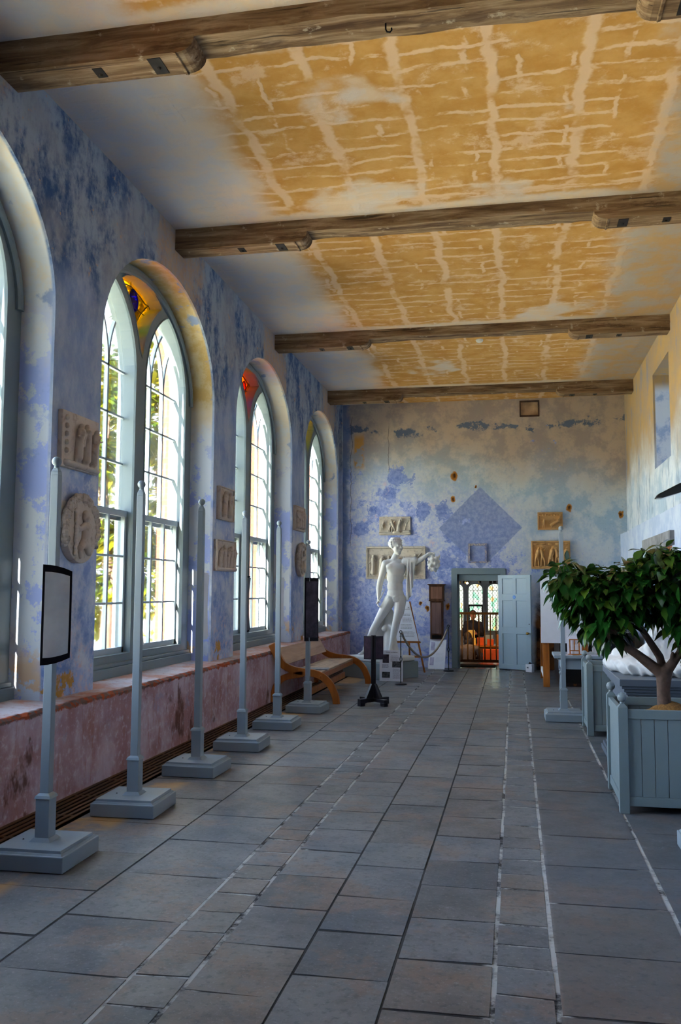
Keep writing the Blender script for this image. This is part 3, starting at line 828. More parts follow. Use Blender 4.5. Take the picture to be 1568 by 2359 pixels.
def kite(off=0.0):
    """spandrel opening between the two light heads and the main arch"""
    p = []; Rk = LR + .145 + off
    def low(sgn):
        cx = sgn*(LC - LA + LR); out = []
        # from the bottom tip up to the side corner
        tb = math.acos(min(1, (abs(cx) - .02 - off)/Rk))
        te = math.acos((abs(cx) - (.54 - off))/Rk)
        for i in range(11):
            t = tb + (te-tb)*i/10
            out.append((cx - sgn*Rk*math.cos(t), WZ + Rk*math.sin(t)))
        return out
    r = low(1); l = low(-1)
    ts = math.acos((.54-off)/(WA-.17-off*.6))
    topc = []
    for i in range(1, 10):
        u = 1 - 2*i/10
        yy = (.54-off)*u
        zt = WZ + (WB-.15-off)*math.sqrt(max(0, 1-(yy/(WA-.16))**2)) + .05*(1-abs(u))
        topc.append((yy, zt))
    return r + topc + list(reversed(l))[:-1]

wroot = bpy.data.objects.new('window_1', None); COL.objects.link(wroot); wroot['kind'] = 'structure'
lights = [lancet(-LC), lancet(LC)]
mb = MB()
mb.holed(arch(0, WA+.012, WZ, WB+.012, ZS-.0), lights + [kite()], 0, XFR, XFR-.20)
obj('window_frame', mb, M['paint_win'], wroot, bevel=.012)
# outer roll round the arch and down to the spring, sill step
mb = MB()
path = [(XFR+.012, (WA-.045)*math.cos(PI*i/40), WZ-.03 + (WB-.045)*math.sin(PI*i/40)) for i in range(41)]
mb.sweep(path, [(-.05,-.02),(.045,-.02),(.045,.012),(.01,.026),(-.03,.026),(-.05,.012)], (1,0,0))
for s in (-1, 1):
    q = []
    for p in lights[0 if s < 0 else 1]: q.append((XFR-.004, p[0], p[1]))
    mb.sweep(q, [(.0,-.01),(.022,-.01),(.018,.012),(.004,.014)], (1,0,0), closed=True)
mb.sweep([(XFR-.004, a, b) for a, b in kite()], [(.0,-.01),(.02,-.01),(.016,.010),(.003,.012)], (1,0,0), closed=True)
obj('moulding', mb, M['paint_win'], wroot, smooth=False)
mb = MB(); mb.box(XFR-.05, -WA, ZS+.005, XFR+.06, WA, ZS+.11); mb.box(XFR-.02, -WA, ZS+.11, XFR+.035, WA, ZS+.15)
obj('sill_rail', mb, M['paint_win'], wroot, bevel=.008)

def inside(c, a, y, z):
    R = (a*a + (LAP*a/LA)**2)/(2*a)
    if z <= WZ: return abs(y-c) <= a
    return math.hypot(y-(c+a-R), z-WZ) <= R and math.hypot(y-(c-a+R), z-WZ) <= R

def bar(m, p, q, x, w=.034, d=.036):
    m.beam((x, p[0], p[1]), (x, q[0], q[1]), w, d, (1,0,0))

def sash_upper(c):
    m = MB(); x = XFR-.135; a = LA+.01
    out = [(x, p[0], p[1]) for p in lancet(c, a, 2.40)]
    m.sweep(out, [(-.005,-.02),(.055,-.02),(.055,.02),(-.005,.02)], (1,0,0), closed=True)
    m.box(x-.022, c-a, 2.40, x+.03, c+a, 2.475)
    ai = a-.05; cols = [c - ai/3, c + ai/3]
    for y in cols: bar(m, (y, 2.45), (y, WZ), x)
    for z in (2.985, 3.49, 3.985): bar(m, (c-a+.02, z), (c+a-.02, z), x, .022)
    Rb = (a*a + (LAP*a/LA)**2)/(2*a)
    for y in cols:
        for s in (-1, 1):
            pr = (y, WZ)
            for i in range(1, 13):
                t = 1.1*i/12
                q = (y + s*(Rb - Rb*math.cos(t)), WZ + Rb*math.sin(t))
                if not inside(c, ai+.02, *q): break
                bar(m, pr, q, x, .032); pr = q
    return m

def sash_lower(c):
    m = MB(); x = XFR-.085; a = LA+.01
    for y in (c-a, c+a-.055): m.box(x-.02, y, .95, x+.02, y+.055, 2.475)
    m.box(x-.02, c-a, .955, x+.02, c+a, 1.03); m.box(x-.022, c-a, 2.41, x+.022, c+a, 2.475)
    ai = a-.05
    for y in (c-ai/3, c+ai/3): m.box(x-.018, y-.018, 1.0, x+.018, y+.018, 2.43)
    for z in (1.49, 1.985): m.box(x-.013, c-a+.02, z-.011, x+.013, c+a-.02, z+.011)
    return m
for s in (-1, 1):
    u = obj('upper_sash', sash_upper(s*LC), M['paint_bar'], wroot)
    m = MB(); m.prism(lancet(s*LC, LA+.005, 2.43), 0, XFR-.136, XFR-.139)
    obj('pane', m, M['pane'], u)
    l = obj('lower_sash', sash_lower(s*LC), M['paint_bar'], wroot)
    m = MB(); m.box(XFR-.084, s*LC-LA, 1.0, XFR-.087, s*LC+LA, 2.44)
    obj('pane', m, M['pane'], l)

GLASS = {k: pane_mat('stained_glass_'+k, c) for k, c in dict(
    amber=(1.0,.56,.03,1), blue=(.012,.006,.55,1), green=(.01,.5,.06,1), red=(.6,.05,.01,1), violet=(.30,.05,.55,1), yellow=(1.0,.72,.06,1), orange=(1.0,.26,.03,1)).items()}
M['lead'] = plain('window_lead', srgb(40, 42, 44), .5, .1, metal=.5)
def stained(root, field, discs, name='stained_glass'):
    x = XFR-.15
    m = MB(); m.holed(kite(-.01), [[(y + r*math.cos(2*PI*i/22), z + r*1.12*math.sin(2*PI*i/22)) for i in range(22)] for (y, z, r, k) in discs], 0, x, x-.004)
    sg = obj(name, m, GLASS[field], root)
    for (y, z, r, k) in discs:
        d = MB()
        d.prism([(y + r*math.cos(2*PI*i/22), z + r*1.12*math.sin(2*PI*i/22)) for i in range(22)], 0, x+.002, x-.003)
        obj('roundel', d, GLASS[k], sg)
    m = MB()
    for (y, z, r, k) in discs:
        m.tube([(x+.006, y + r*math.cos(2*PI*i/22), z + r*1.12*math.sin(2*PI*i/22)) for i in range(23)], .007, 5, False)
    kk = kite(.055); m.sweep([(x+.004, a, b) for a, b in kk], [(-.005,-.006),(.005,-.006),(.005,.006),(-.005,.006)], (1,0,0), closed=True)
    k0 = kite(0)
    for i in (0, 10, 15, 20): m.tube([(x+.004, *k0[i % len(k0)]), (x+.004, *kk[i % len(kk)])], .005, 5)
    m.tube([(x+.004, -.45, 4.8), (x+.004, .45, 4.8)], .005, 5)
    m.tube([(x+.004, 0, 4.32), (x+.004, 0, 5.0)], .005, 5)
    obj('lead_came', m, M['lead'], sg)

order = [(5.05, 1), (9.05, 2), (13.09, 3), (17.13, 4)]
DISC = {
 1: ('amber', [(0,4.62,.105,'green'),(0,4.87,.105,'blue'),(-.24,4.84,.08,'red'),(.24,4.84,.08,'violet')]),
 2: ('amber', [(.08,4.88,.115,'blue'),(.055,4.625,.11,'green'),(-.22,4.85,.09,'red'),(0,4.44,.05,'violet')]),
 3: ('orange', [(.03,4.64,.11,'blue'),(-.02,4.90,.105,'green'),(.22,4.84,.08,'red'),(-.25,4.84,.08,'amber')]),
 4: ('yellow', [(.03,4.64,.11,'green'),(0,4.44,.05,'violet'),(-.08,4.89,.105,'amber'),(.20,4.84,.08,'red')])}
protos = list(wroot.children)
for c, k in order:
    if k == 1: w = wroot; w.location.y = c
    else:
        w = dup(wroot, (0, c, 0)); w.name = 'window_%d' % k
        w['kind'] = 'structure'
for c, k in order:
    w = bpy.data.objects['window_%d' % k]
    f, d = DISC.get(k, DISC[1])
    stained(w, f, d)
# ------------------------------------------------------------------ display stands
def make_stand(H=2.455):
    t = thing('display_stand', '-', 'display stand')
    m = MB(); m.box(-.24,-.24,.004,.24,.24,.098); obj('base', m, M['paint'], t, bevel=.006)
    m = MB(); m.frustum(0,0,.098,.108,.228,.228,.220,.220); m.frustum(0,0,.108,.124,.212,.212,.209,.209)
    obj('base_moulding', m, M['paint'], t)
    m = MB(); m.frustum(0,0,.124,.145,.068,.068,.05,.05); m.box(-.044,-.044,.124,.044,.044,.375); m.frustum(0,0,.375,.392,.052,.052,.046,.046); m.frustum(0,0,.392,.405,.046,.046,.03,.03)
    obj('socket', m, M['paint'], t)
    m = MB(); m.frustum(0,0,.40,H-.10,.029,.029,.026,.026)
    m.frustum(0,0,H-.10,H-.075,.026,.026,.024,.024); m.frustum(0,0,H-.075,H-.045,.024,.024,.010,.010)
    obj('pole', m, M['paint'], t, bevel=.003)
    m = MB(); m.lathe([(.012,H-.06),(.018,H-.05),(.014,H-.042)], 12); m.ball((0,0,H-.012), .031, 14, 9)
    obj('finial', m, M['paint'], t, smooth=True)
    m = MB(); m.ball((-.13,-.02,.1245), .006, 8, 4); obj('screw', m, M['dark_iron'], t)
    return t
STL = [(-2.822, 5.10, 'nearest on the left, with a silvery print on a curled black board'),
       (-2.800, 6.35, 'second from the camera on the left, black board seen edge-on'),
       (-2.822, 7.75, 'third from the camera on the left, white board nearly edge-on'),
       (-2.798, 9.02, 'fourth on the left, dark board edge-on before the third window'),
       (-2.800, 10.42, 'fifth from the camera on the left, with a narrow white board'),
       (-2.765, 11.86, 'shortest, beside the wooden bench, holding a tall dark group photograph')]
st0 = make_stand()
stands = []
for i, (x, y, l) in enumerate(STL):
    lab = 'grey-blue display stand, ' + l
    if i == 0: s = st0; s.location = (x, y, 0); s['label'] = lab
    elif i == 5:
        s = make_stand(2.30); s.location = (x, y, 0); s['label'] = lab
    else: s = dup(st0, (x, y, 0), random.uniform(-.05,.05), lab)
    s.rotation_euler.z = (.02, .035, -.015, .02, .01, -.05)[i]
    s['group'] = 'display stands along the windows'; stands.append(s)
s = dup(st0, (.597, 11.80, 0), .01, 'grey-blue display stand on the right beside the rear planter'); s['group'] = 'display stands along the windows'
s = dup(st0, (1.255, 6.0, 0), .0, 'display stand at the right edge, only a corner of its base in view'); s['group'] = 'display stands along the windows'

def curled(w, h, th, curl, x0=0.0, n=14, taper=0.0):
    """board w wide (local x) and h tall (local z) with its corners curling toward -y"""
    m = MB(); vs = []
    for s in (0, 1):
        for j in range(n+1):
            for i in range(5):
                u = i/4; v = j/n
                vs.append((x0 + w*u, (-curl + taper*.4*u)*((2*v-1)**2)*(.35+.65*u) + s*th, (v-.5)*h*(1-taper*u*u)))
    N = 5*(n+1); fs = []
    for j in range(n):
        for i in range(4):
            a = j*5+i
            fs.append((a, a+1, a+6, a+5)); fs.append((N+a, N+a+5, N+a+6, N+a+1))
    for j in range(n):
        fs.append((j*5, j*5+5, N+j*5+5, N+j*5)); a = j*5+4; fs.append((a, N+a, N+a+5, a+5))
    for i in range(4):
        fs.append((i, N+i, N+i+1, i+1)); a = n*5+i; fs.append((a, a+1, N+a+1, N+a))
    return m.add(vs, fs)
def panel(stand, zc, w, h, x0, ang, matb, matp, inset, curl=.02, y=-.034, taper=0.0):
    b = obj('display_board', curled(w, h, .006, curl, x0, taper=taper), matb, stand, (0, y, zc), ang)
    if matp:
        m = curled(w-inset[0]*2, h-inset[1]*2, .003, curl, x0+inset[0], taper=taper*.75)
        obj('print', m, matp, b, (0, -.012, 0))
    return b
panel(stands[0], 1.485, .175, .615, -.022, .50, M['matt_black'], M["photo_pale"], (.014, .045), .0, y=-.085, taper=.13)
panel(stands[1], 1.49, .30, .60, .02, 1.86, M['matt_black'], M['photo_pale'], (.02, .02), .02)
panel(stands[2], 1.485, .30, .62, .03, 1.70, M['white_board'], M['white_board'], (.02, .02), .012)
panel(stands[3], 1.485, .30, .60, .025, 1.69, M['matt_black'], M['photo_dark'], (.02, .02), .02)
panel(stands[4], 1.485, .32, .60, .03, 1.64, M['white_board'], M['white_board'], (.02, .02), .012)
panel(stands[5], 1.37, .20, .86, -.045, -.62*-1, M['matt_black'], M['photo_tall'], (.018, .05), .012)

# ------------------------------------------------------------------ plaster reliefs
def figure(h, x, z, lean=0, arm=0, stride=.0, robe=True, R=random):
    """small standing figure as capsules in the (x, z) plane of the slab, y outward is negative"""
    P = []; k = h
    hip = V((x, -.012, z+.50*k)); sh = V((x+lean*k*.25, -.016, z+.80*k)); hd = V((x+lean*k*.30+.01*k, -.02, z+.93*k))
    P.append(cap(hip, sh, .085*k, .095*k)); P.append(ell(hd, (.062*k, .05*k, .075*k)))
    P.append(cap(sh, hd, .035*k, .035*k))
    for s in (-1, 1):
        f = V((x + s*(.05+stride)*k, -.006, z+.03*k)); kn = V((x + s*(.06+stride*.4)*k, -.014, z+.27*k))
        P.append(cap(hip + V((s*.04*k,0,0)), kn, .06*k, .045*k)); P.append(cap(kn, f, .045*k, .03*k))
    if robe: P.append(cap(hip, (x-.02*k, -.004, z+.12*k), .085*k, .11*k))
    for s in (-1, 1):
        a = arm*s + R.uniform(-.5, .5)
        el = sh + V((s*.14*k, -.006, -.12*k + .1*k*a)); ha = el + V((s*.10*k*R.choice((1,-.6)), -.01, .14*k*a))
        P.append(cap(sh + V((s*.08*k,0,0)), el, .035*k, .028*k)); P.append(cap(el, ha, .028*k, .022*k))
    return P

def flat_back(co):
    co[:,1] = np.minimum(co[:,1], -.006)      # nothing reaches behind the slab
    return co
def relief(name, label, w, h, loc, rz, mat, figs, border=.02, th=.05, group=None, voxel=.007, extra=(), dentil=False, seed=1, frame='plain'):
    R = random.Random(seed)
    t = thing(name, label, 'relief', loc, rz, group)
    m = MB(); m.box(-w/2, -th*.6, -h/2, w/2, 0, h/2)
    obj('slab', m, mat, t, bevel=.006)
    m = MB(); b = border
    if b:
        for x0, z0, x1, z1 in ((-w/2,-h/2,w/2,-h/2+b),(-w/2,h/2-b,w/2,h/2),(-w/2,-h/2+b,-w/2+b,h/2-b),(w/2-b,-h/2+b,w/2,h/2-b)):
            m.box(x0, -th, z0, x1, -th*.6+.002, z1)
        if dentil:
            n = int(w/.028)
            for i in range(n):
                x = -w/2 + b + (w-2*b)*(i+.5)/n
                for z in (-h/2+b+.012, h/2-b-.012): m.box(x-.007, -th*.85, z-.009, x+.007, -th*.55, z+.009)
            n = int(h/.028)
            for i in range(n):
                z = -h/2 + b + (h-2*b)*(i+.5)/n
                for x in (-w/2+b+.012, w/2-b-.012): m.box(x-.009, -th*.85, z-.007, x+.009, -th*.55, z+.007)
        obj('border', m, mat, t, bevel=.003)
    P = []
    for f in figs: P += figure(*f, R=R)
    P += list(extra)
    y = -th*.6 - .004
    P = [([(V(p)[0], V(p)[1]*1.5+y, V(p)[2]) for p in vs], fs) for vs, fs in P]
    me = fuse('carving', P, voxel, 1, .5, flat_back)
    link('carving', me, mat, t)
    return t
FY = YF + .003
relief('relief_panel', 'grey plaster relief of struggling figures and a tree, above the wide relief behind the statue', .68, .40, (-2.522, FY, 3.01), 0, M['cast_grey'],
       [(.22,-.27,-.10,.5,1,.08,False),(.30,-.03,-.16,-.5,1,.08,False),(.32,.08,-.16,.5,1,.06,True),(.2,-.12,-.16,.8,1,.05,False)], .0, .05, 'reliefs on the far wall', .007,
       [cap((.22,0,-.15),(.24,0,.05),.012,.008), cap((.24,0,.0),(.30,0,.12),.008,.005), cap((.24,0,.03),(.19,0,.13),.008,.005), cap((-.32,0,-.16),(.33,0,-.165),.03,.025), cap((.2,0,-.13),(.31,0,-.12),.03,.03), cap((0,-.01,-.15),(.1,-.01,-.14),.04,.03)], seed=2)
relief('relief_panel', 'wide framed grey plaster relief of robed musicians, right behind the white statue', 1.28, .70, (-2.505, FY, 2.215), 0, M['cast_grey'],
       [(.44,-.48,-.27,0,.3),(.43,-.31,-.27,.2,.6),(.42,-.12,-.27,-.2,.4),(.40,.06,-.27,.2,.4),(.40,.22,-.27,-.3,.5),(.46,.40,-.27,.2,.8)], .035, .055, 'reliefs on the far wall', .008,
       [cap((-.55,0,-.26),(-.56,0,.18),.008,.008), cap((.42,-.01,.05),(.55,-.01,.2),.012,.012), cap((-.58,0,-.29),(.58,0,-.29),.014,.014)], True, 3)
relief('relief_panel', 'ochre relief with a figure and a leaping animal under a scroll band', .51, .37, (.745, FY, 3.08), 0, M['cast_tan'],
       [(.20,-.13,-.15,.1,.6,.03,False)], .02, .05, 'reliefs on the far wall', .006,
       [cap((.03,-.01,-.08),(.15,-.01,-.01),.035,.03), cap((.15,-.01,.0),(.19,-.01,.06),.02,.018), ell((.20,-.01,.075),(.028,.02,.018)), cap((.05,0,-.09),(.02,0,-.15),.014,.01), cap((.08,0,-.08),(.12,0,-.15),.014,.01), cap((.16,0,-.02),(.22,0,-.05),.012,.009), cap((.17,0,0),(.23,0,.01),.012,.009)]
       + [ell((-.21+.06*i,-.004,.125),(.022,.016,.022)) for i in range(8)], seed=4)
relief('relief_panel', 'large ochre relief crowded with dancing figures, lower right on the far wall', .79, .58, (.745, FY, 2.375), 0, M['cast_tan'],
       [(.40,-.28,-.24,.3,.8,.05,False),(.40,-.16,-.24,-.3,.9,.05,False),(.42,0,-.24,.3,1,.08,False),(.40,.13,-.24,-.2,.8,.05,False),(.40,.28,-.24,.3,.8,.05,False)], .03, .06, 'reliefs on the far wall', .007,
       [ell((-.3+.15*i,-.004,.225),(.06,.018,.025)) for i in range(5)] + [cap((-.35,0,-.245),(.35,0,-.245),.014,.014)], seed=5)
# empty frame above the door
t = thing('empty_frame', 'small empty plaster frame above the door, blue wall showing through it', 'frame', (-.766, FY, 2.413))
m = MB()
for x0, z0, x1, z1 in ((-.197,-.206,.197,-.166),(-.197,.156,.197,.206),(-.197,-.166,-.152,.156),(.157,-.166,.197,.156)): m.box(x0, -.035, z0, x1, 0, z1)
n = NT('peeling_frame_paint')
obj('surround', m, n.done(n.mix(n.step(n.noise(14,5,.7), .45, .55), srgb(116,126,170), srgb(176,166,168)), .8), t, bevel=.004)
m = MB()
for i in range(7): m.ball((-.15+.05*i, -.036, .182), .016, 8, 5, (1,.5,.8))
obj('ornament', m, M['cast_grey'], t)

XP = XW - .003
relief('relief_panel', 'square tan relief of walking figures, high on the pier nearest the camera', .66, .48, (XP, 7.05, 2.90), PI/2, M['cast_pier'],
       [(.34,-.08,-.18,.2,.5,.06,True),(.36,.06,-.19,-.2,.6,.05,True),(.34,.20,-.19,.2,.4,.03,True)], .0, .075, 'reliefs on the window piers', .007,
       [cap((-.27,0,-.2),(.3,0,-.215),.03,.02)] + [ell((-.27,-.004,.18-.07*i),(.018,.016,.025)) for i in range(5)], seed=6)
def tondo(label, loc, seed):
    t = thing('tondo_relief', label, 'relief', loc, PI/2, 'reliefs on the window piers')
    m = MB(); m.prism([(.275*math.cos(2*PI*i/48), .275*math.sin(2*PI*i/48)) for i in range(48)], 1, -.075, 0); obj('disc', m, M['cast_pier'], t, bevel=.006)
    m = MB(); R = random.Random(seed)
    for i in range(60):
        a = -.42*1.0 + (PI + .84)*i/59
        for rr in (.272, .30):
            m.ball((rr*math.cos(a), -.05 - R.uniform(0,.03), rr*math.sin(a)), R.uniform(.022,.034), 7, 5)
    obj('wreath', m, M['cast_pier'], t)
    P = [cap((.03,0,-.10),(.05,0,.03),.05,.06), ell((.03,-.015,.13),(.045,.035,.055)), cap((.04,0,.06),(.03,0,.13),.025,.025),
         cap((.02,-.01,.05),(-.08,-.015,.01),.03,.022), cap((-.08,-.015,.01),(-.12,-.01,.05),.022,.018), cap((.0,-.01,-.10),(-.06,-.01,-.15),.04,.03),
         cap((-.06,-.01,-.15),(-.03,0,-.22),.03,.02), cap((.05,-.01,-.10),(.09,-.01,-.17),.04,.03), cap((.09,-.01,-.17),(.14,0,-.19),.03,.02)]
    P += [ell((-.13+.012*R.uniform(-1,1), -.01, -.2+.42*i/15),(.028,.018,.02)) for i in range(16)]
    P = [([(V(p)[0], V(p)[1]-.075, V(p)[2]) for p in vs], fs) for vs, fs in P]
    link('carving', fuse('carving', P, .007, 2, .5, flat_back), M['cast_pier'], t)
tondo('round relief with a wreath rim, low on the pier nearest the camera', (XP, 7.06, 2.135), 7)
relief('relief_panel', 'tan relief of two standing figures, high on the second pier', .60, .43, (XP, 11.055, 2.745), PI/2, M['cast_pier'],
       [(.34,-.13,-.18,.1,.4,.02,True),(.34,.10,-.18,-.1,.6,.02,True)], .014, .055, 'reliefs on the window piers', .007, seed=8)
relief('relief_panel', 'tan relief of a crowded group, low on the second pier', .78, .40, (XP, 11.06, 2.072), PI/2, M['cast_pier'],
       [(.27,-.27,-.17,.3,.7,.06,True),(.30,-.12,-.17,-.2,.5,.05,True),(.28,.02,-.17,.3,.8,.05,True),(.30,.16,-.17,-.2,.7,.04,True),(.27,.29,-.17,.2,.8,.04,True)], .014, .055, 'reliefs on the window piers', .007,
       [cap((-.35,0,-.17),(.35,0,-.17),.03,.03)], seed=9)
relief('relief_panel', 'tan relief of four figures, high on the pier beside the farthest window', .70, .43, (XP, 15.10, 2.87), PI/2, M['cast_pier'],
       [(.32,-.24,-.18,.1,.5,.03,True),(.32,-.08,-.18,-.1,.6,.03,True),(.32,.08,-.18,.1,.6,.03,True),(.32,.24,-.18,-.1,.5,.03,True)], .014, .055, 'reliefs on the window piers', .007, seed=10)
tondo('round relief with a wreath rim, low on the pier beside the farthest window', (XP, 15.2, 2.135), 11)

# ------------------------------------------------------------------ plaster statue on its plinth
pl = thing('statue_plinth', 'low grey painted plinth under the white statue', 'plinth', (-2.52, 16.83, 0), math.radians(45+9))
m = MB(); m.box(-.50,-.56,.0,.46,.50,.295); obj('block', m, M['slab_grey'], pl, bevel=.006)
m = MB(); m.box(-.49,-.55,.293,.45,.49,.302); obj('top', m, M['slab_grey'], pl)
SX, SYY = -2.21, 16.75
sta = thing('plaster_statue', 'white plaster statue of a striding man with outstretched arm, standing on a low grey plinth', 'statue', (SX, SYY, .302))
def L(x, z, y=0.0): return V((x-SX, y, z-.302))
P = []
# torso
P += [ell(L(-2.20,2.02,-.02),(.185,.125,.17),(0,.06,0)), ell(L(-2.215,1.88,-.01),(.168,.115,.18)), ell(L(-2.222,1.70,0),(.152,.108,.18)), ell(L(-2.218,1.56,0),(.162,.115,.14)), ell(L(-2.21,1.47,.01),(.17,.125,.11))]
P += [ell(L(-2.29,2.06,-.09),(.09,.05,.075)), ell(L(-2.12,2.06,-.09),(.09,.05,.075)), cap(L(-2.36,2.14,.01),L(-2.05,2.15,.01),.075,.075), cap(L(-2.25,2.18,.02),L(-2.20,2.30,.0),.075,.062)]
P += [ell(L(-2.22,1.80,-.085),(.07,.03,.15)), ell(L(-2.20,1.50,-.09),(.06,.035,.045))]
# his right arm (viewer's left), hanging back; forearm, hand with bent fingers
P += [ell(L(-2.40,2.12,.0),(.085,.08,.085)), cap(L(-2.41,2.11,0),L(-2.505,1.82,.05),.076,.058), cap(L(-2.505,1.82,.05),L(-2.535,1.66,.03),.06,.056), cap(L(-2.535,1.66,.03),L(-2.53,1.50,-.02),.056,.036)]
P += [ell(L(-2.535,1.44,-.03),(.03,.045,.055))]
# left arm, stretched out to the side
P += [ell(L(-2.03,2.13,-.01),(.085,.08,.08)), cap(L(-2.02,2.13,-.01),L(-1.82,2.145,-.08),.070,.058), cap(L(-1.82,2.145,-.08),L(-1.70,2.215,-.12),.054,.048), cap(L(-1.70,2.215,-.12),L(-1.605,2.285,-.15),.047,.034)]
P += [ell(L(-1.555,2.31,-.16),(.055,.032,.038),(0,-.35,0))]
# legs
P += [cap(L(-2.31,1.45,0),L(-2.44,1.24,.03),.118,.098), cap(L(-2.44,1.24,.03),L(-2.57,1.03,.07),.098,.072), cap(L(-2.57,1.03,.07),L(-2.66,.87,.13),.07,.072), cap(L(-2.66,.87,.13),L(-2.80,.60,.22),.072,.043), cap(L(-2.80,.60,.22),L(-2.84,.50,.25),.043,.045)]
P += [cap(L(-2.84,.46,.25),L(-2.90,.415,.13),.042,.032), ell(L(-2.905,.41,.10),(.05,.06,.028))]
P += [cap(L(-2.12,1.45,-.01),L(-2.14,1.22,-.05),.118,.096), cap(L(-2.14,1.22,-.05),L(-2.20,1.02,-.06),.096,.070), cap(L(-2.20,1.02,-.06),L(-2.235,.86,-.03),.068,.070), cap(L(-2.235,.86,-.03),L(-2.30,.56,-.01),.070,.042), cap(L(-2.30,.56,-.01),L(-2.31,.47,0),.042,.045)]
P += [cap(L(-2.31,.45,.0),L(-2.32,.415,-.12),.045,.032), ell(L(-2.32,.41,-.15),(.052,.06,.028))]
# head turned to his left, face details
def face(c, s, yaw, pitch=0):
    """head prims: c = head centre, s = head height; yaw turns the face about z (0 = toward -y)"""
    Rm = Matrix.Rotation(yaw, 3, 'Z') @ Matrix.Rotation(pitch, 3, 'X'); c = V(c); k = s
    def q(x, y, z): return c + Rm @ V((x*k, y*k, z*k))
    E_ = lambda x, y, z, a, b, d: ell(q(x,y,z), (a*k,b*k,d*k), Rm)
    out = [E_(0,.04,.12,.31,.38,.36), E_(0,-.10,-.10,.25,.28,.34), E_(0,-.20,-.36,.14,.14,.12), E_(0,-.33,.07,.20,.06,.05)]
    out += [cap(q(0,-.37,.08), q(0,-.45,-.10), .035*k, .06*k), E_(0,-.40,-.115,.085,.06,.04)]
    out += [E_(0,-.355,-.235,.11,.05,.022), E_(0,-.35,-.275,.10,.05,.024)]
    for sg in (-1, 1):
        out += [E_(sg*.115,-.325,.01,.055,.045,.032), E_(sg*.31,.03,-.02,.04,.08,.11), E_(sg*.17,-.22,-.10,.10,.10,.10)]
    return out
P += face(L(-2.19,2.455,-.02), .335, .80)
def hand(w, d, side, up, s, curl=.6, spread=.10):
    """five fingers from a palm at w pointing along d; up = back of hand, side = toward the thumb; s = hand length"""
    d, side, up = V(d).normalized(), V(side).normalized(), V(up).normalized(); w = V(w); out = []
    for i, (ln, off) in enumerate(((.40,.17),(.45,.06),(.42,-.055),(.33,-.16))):
        p = w + d*(.30*s) + side*(off*s); a = curl
        dr = (d + side*off*spread*6).normalized(); r = .062*s
        for j, f in enumerate((.45,.32,.23)):
            dd = dr*math.cos(a*(j+.5)) - up*math.sin(a*(j+.5))
            q = p + dd*(ln*s*f*1.05); out.append(cap(p, q, r, r*.88, 8, 3)); p = q; r *= .88
    p = w + side*(.18*s) - d*.12*s; q = p + (d*.6+side*.7-up*.3).normalized()*.22*s; out.append(cap(p, q, .075*s, .062*s, 8, 3))
    out.append(cap(q, q + (d*.9+side*.1-up*.5).normalized()*.18*s, .06*s, .05*s, 8, 3))
    return out
P += hand(L(-2.54,1.43,-.035), (-.12,-.15,-1), (.35,-1,0), (-1,-.2,.1), .20, .62)
P += hand(L(-1.555,2.31,-.16), (1,-.25,.32), (-.2,-1,.2), (-.3,.1,1), .20, .95)
# tree stump that stiffens the legs, and the mound underfoot
body = fuse('body', P, .011, 4)
link('body', body, M['plaster_cast'], sta)
def rough(a, f):
    def g(co):
        d = np.sin(co[:,0:1]*f+1)*np.sin(co[:,1:2]*f*1.3+2)*np.sin(co[:,2:3]*f*.9) + .5*np.sin(co[:,0:1]*f*2.7+co[:,2:3]*f*2.1)
        return co + a*d*np.array([[1,1,.6]])
    return g
P = [cap(L(-2.16,1.62,-.02),L(-2.15,1.62,-.03),.02,.02)]
hair = [ell(L(-2.215,2.515,.01),(.122,.132,.125))] + [ell(L(-2.215,2.515,.01) + V((.118*math.cos(a+e)*math.cos(e), .128*math.sin(a+e)*math.cos(e), .122*math.sin(e))), (.024,.024,.02)) for a in [i*.39 for i in range(16)] for e in (-.55, -.2, .15, .5, .9) if not (math.cos(a+e-(.80-PI/2)) > .45 and e < .3)]
link('hair', fuse('hair', hair, .009, 2), M['plaster_cast'], sta)
# drapery over the outstretched arm: folded sheet with a zigzag hem
def cloth(x0, x1, ztop, zb, y0, amp, waves, nu=48, nv=26, th=.02, ph=0.0):
    m = MB(); vs = []
    for s_ in (0, 1):
        for j in range(nv+1):
            for i in range(nu+1):
                u = i/nu; v = j/nv
                a = amp*(.45+.55*v)*math.sin(u*waves*2*PI + ph + .5*math.sin(v*3)) + amp*.35*math.sin(u*waves*5.1 + v*4 + ph)
                z = ztop(u) + (zb(u) - ztop(u))*v + .02*math.sin(u*waves*2*PI + 1.3)*v
                vs.append(tuple(L(x0 + (x1-x0)*(u*(1-.12*v) + .06*v) + .012*math.sin(v*5+u*7), z, y0(u, v) + a + s_*th)))
    N = (nu+1)*(nv+1); fs = []
    for j in range(nv):
        for i in range(nu):
            k = j*(nu+1)+i; fs += [(k,k+1,k+nu+2,k+nu+1), (N+k,N+k+nu+1,N+k+nu+2,N+k+1)]
    for j in range(nv):
        k = j*(nu+1); fs.append((k,k+nu+1,N+k+nu+1,N+k)); k += nu; fs.append((k,N+k,N+k+nu+1,k+nu+1))
    for i in range(nu):
        fs.append((i,N+i,N+i+1,i+1)); k = nv*(nu+1)+i; fs.append((k,k+1,N+k+1,N+k))
    return m.add(vs, fs)
D = cloth(-2.01, -1.815, lambda u: 2.205+.03*u, lambda u: 1.43+.12*u+.42*u*u*u, lambda u, v: -.115-.03*u+.03*v, .022, 3.2)
D2 = cloth(-2.02, -1.86, lambda u: 2.20+.02*u, lambda u: 1.52+.2*u*u, lambda u, v: .055+.0*u, .022, 2.6, ph=1.0)
D.v += []; n0 = len(D.v); D.v += D2.v; D.f += [tuple(i+n0 for i in f) for f in D2.f]
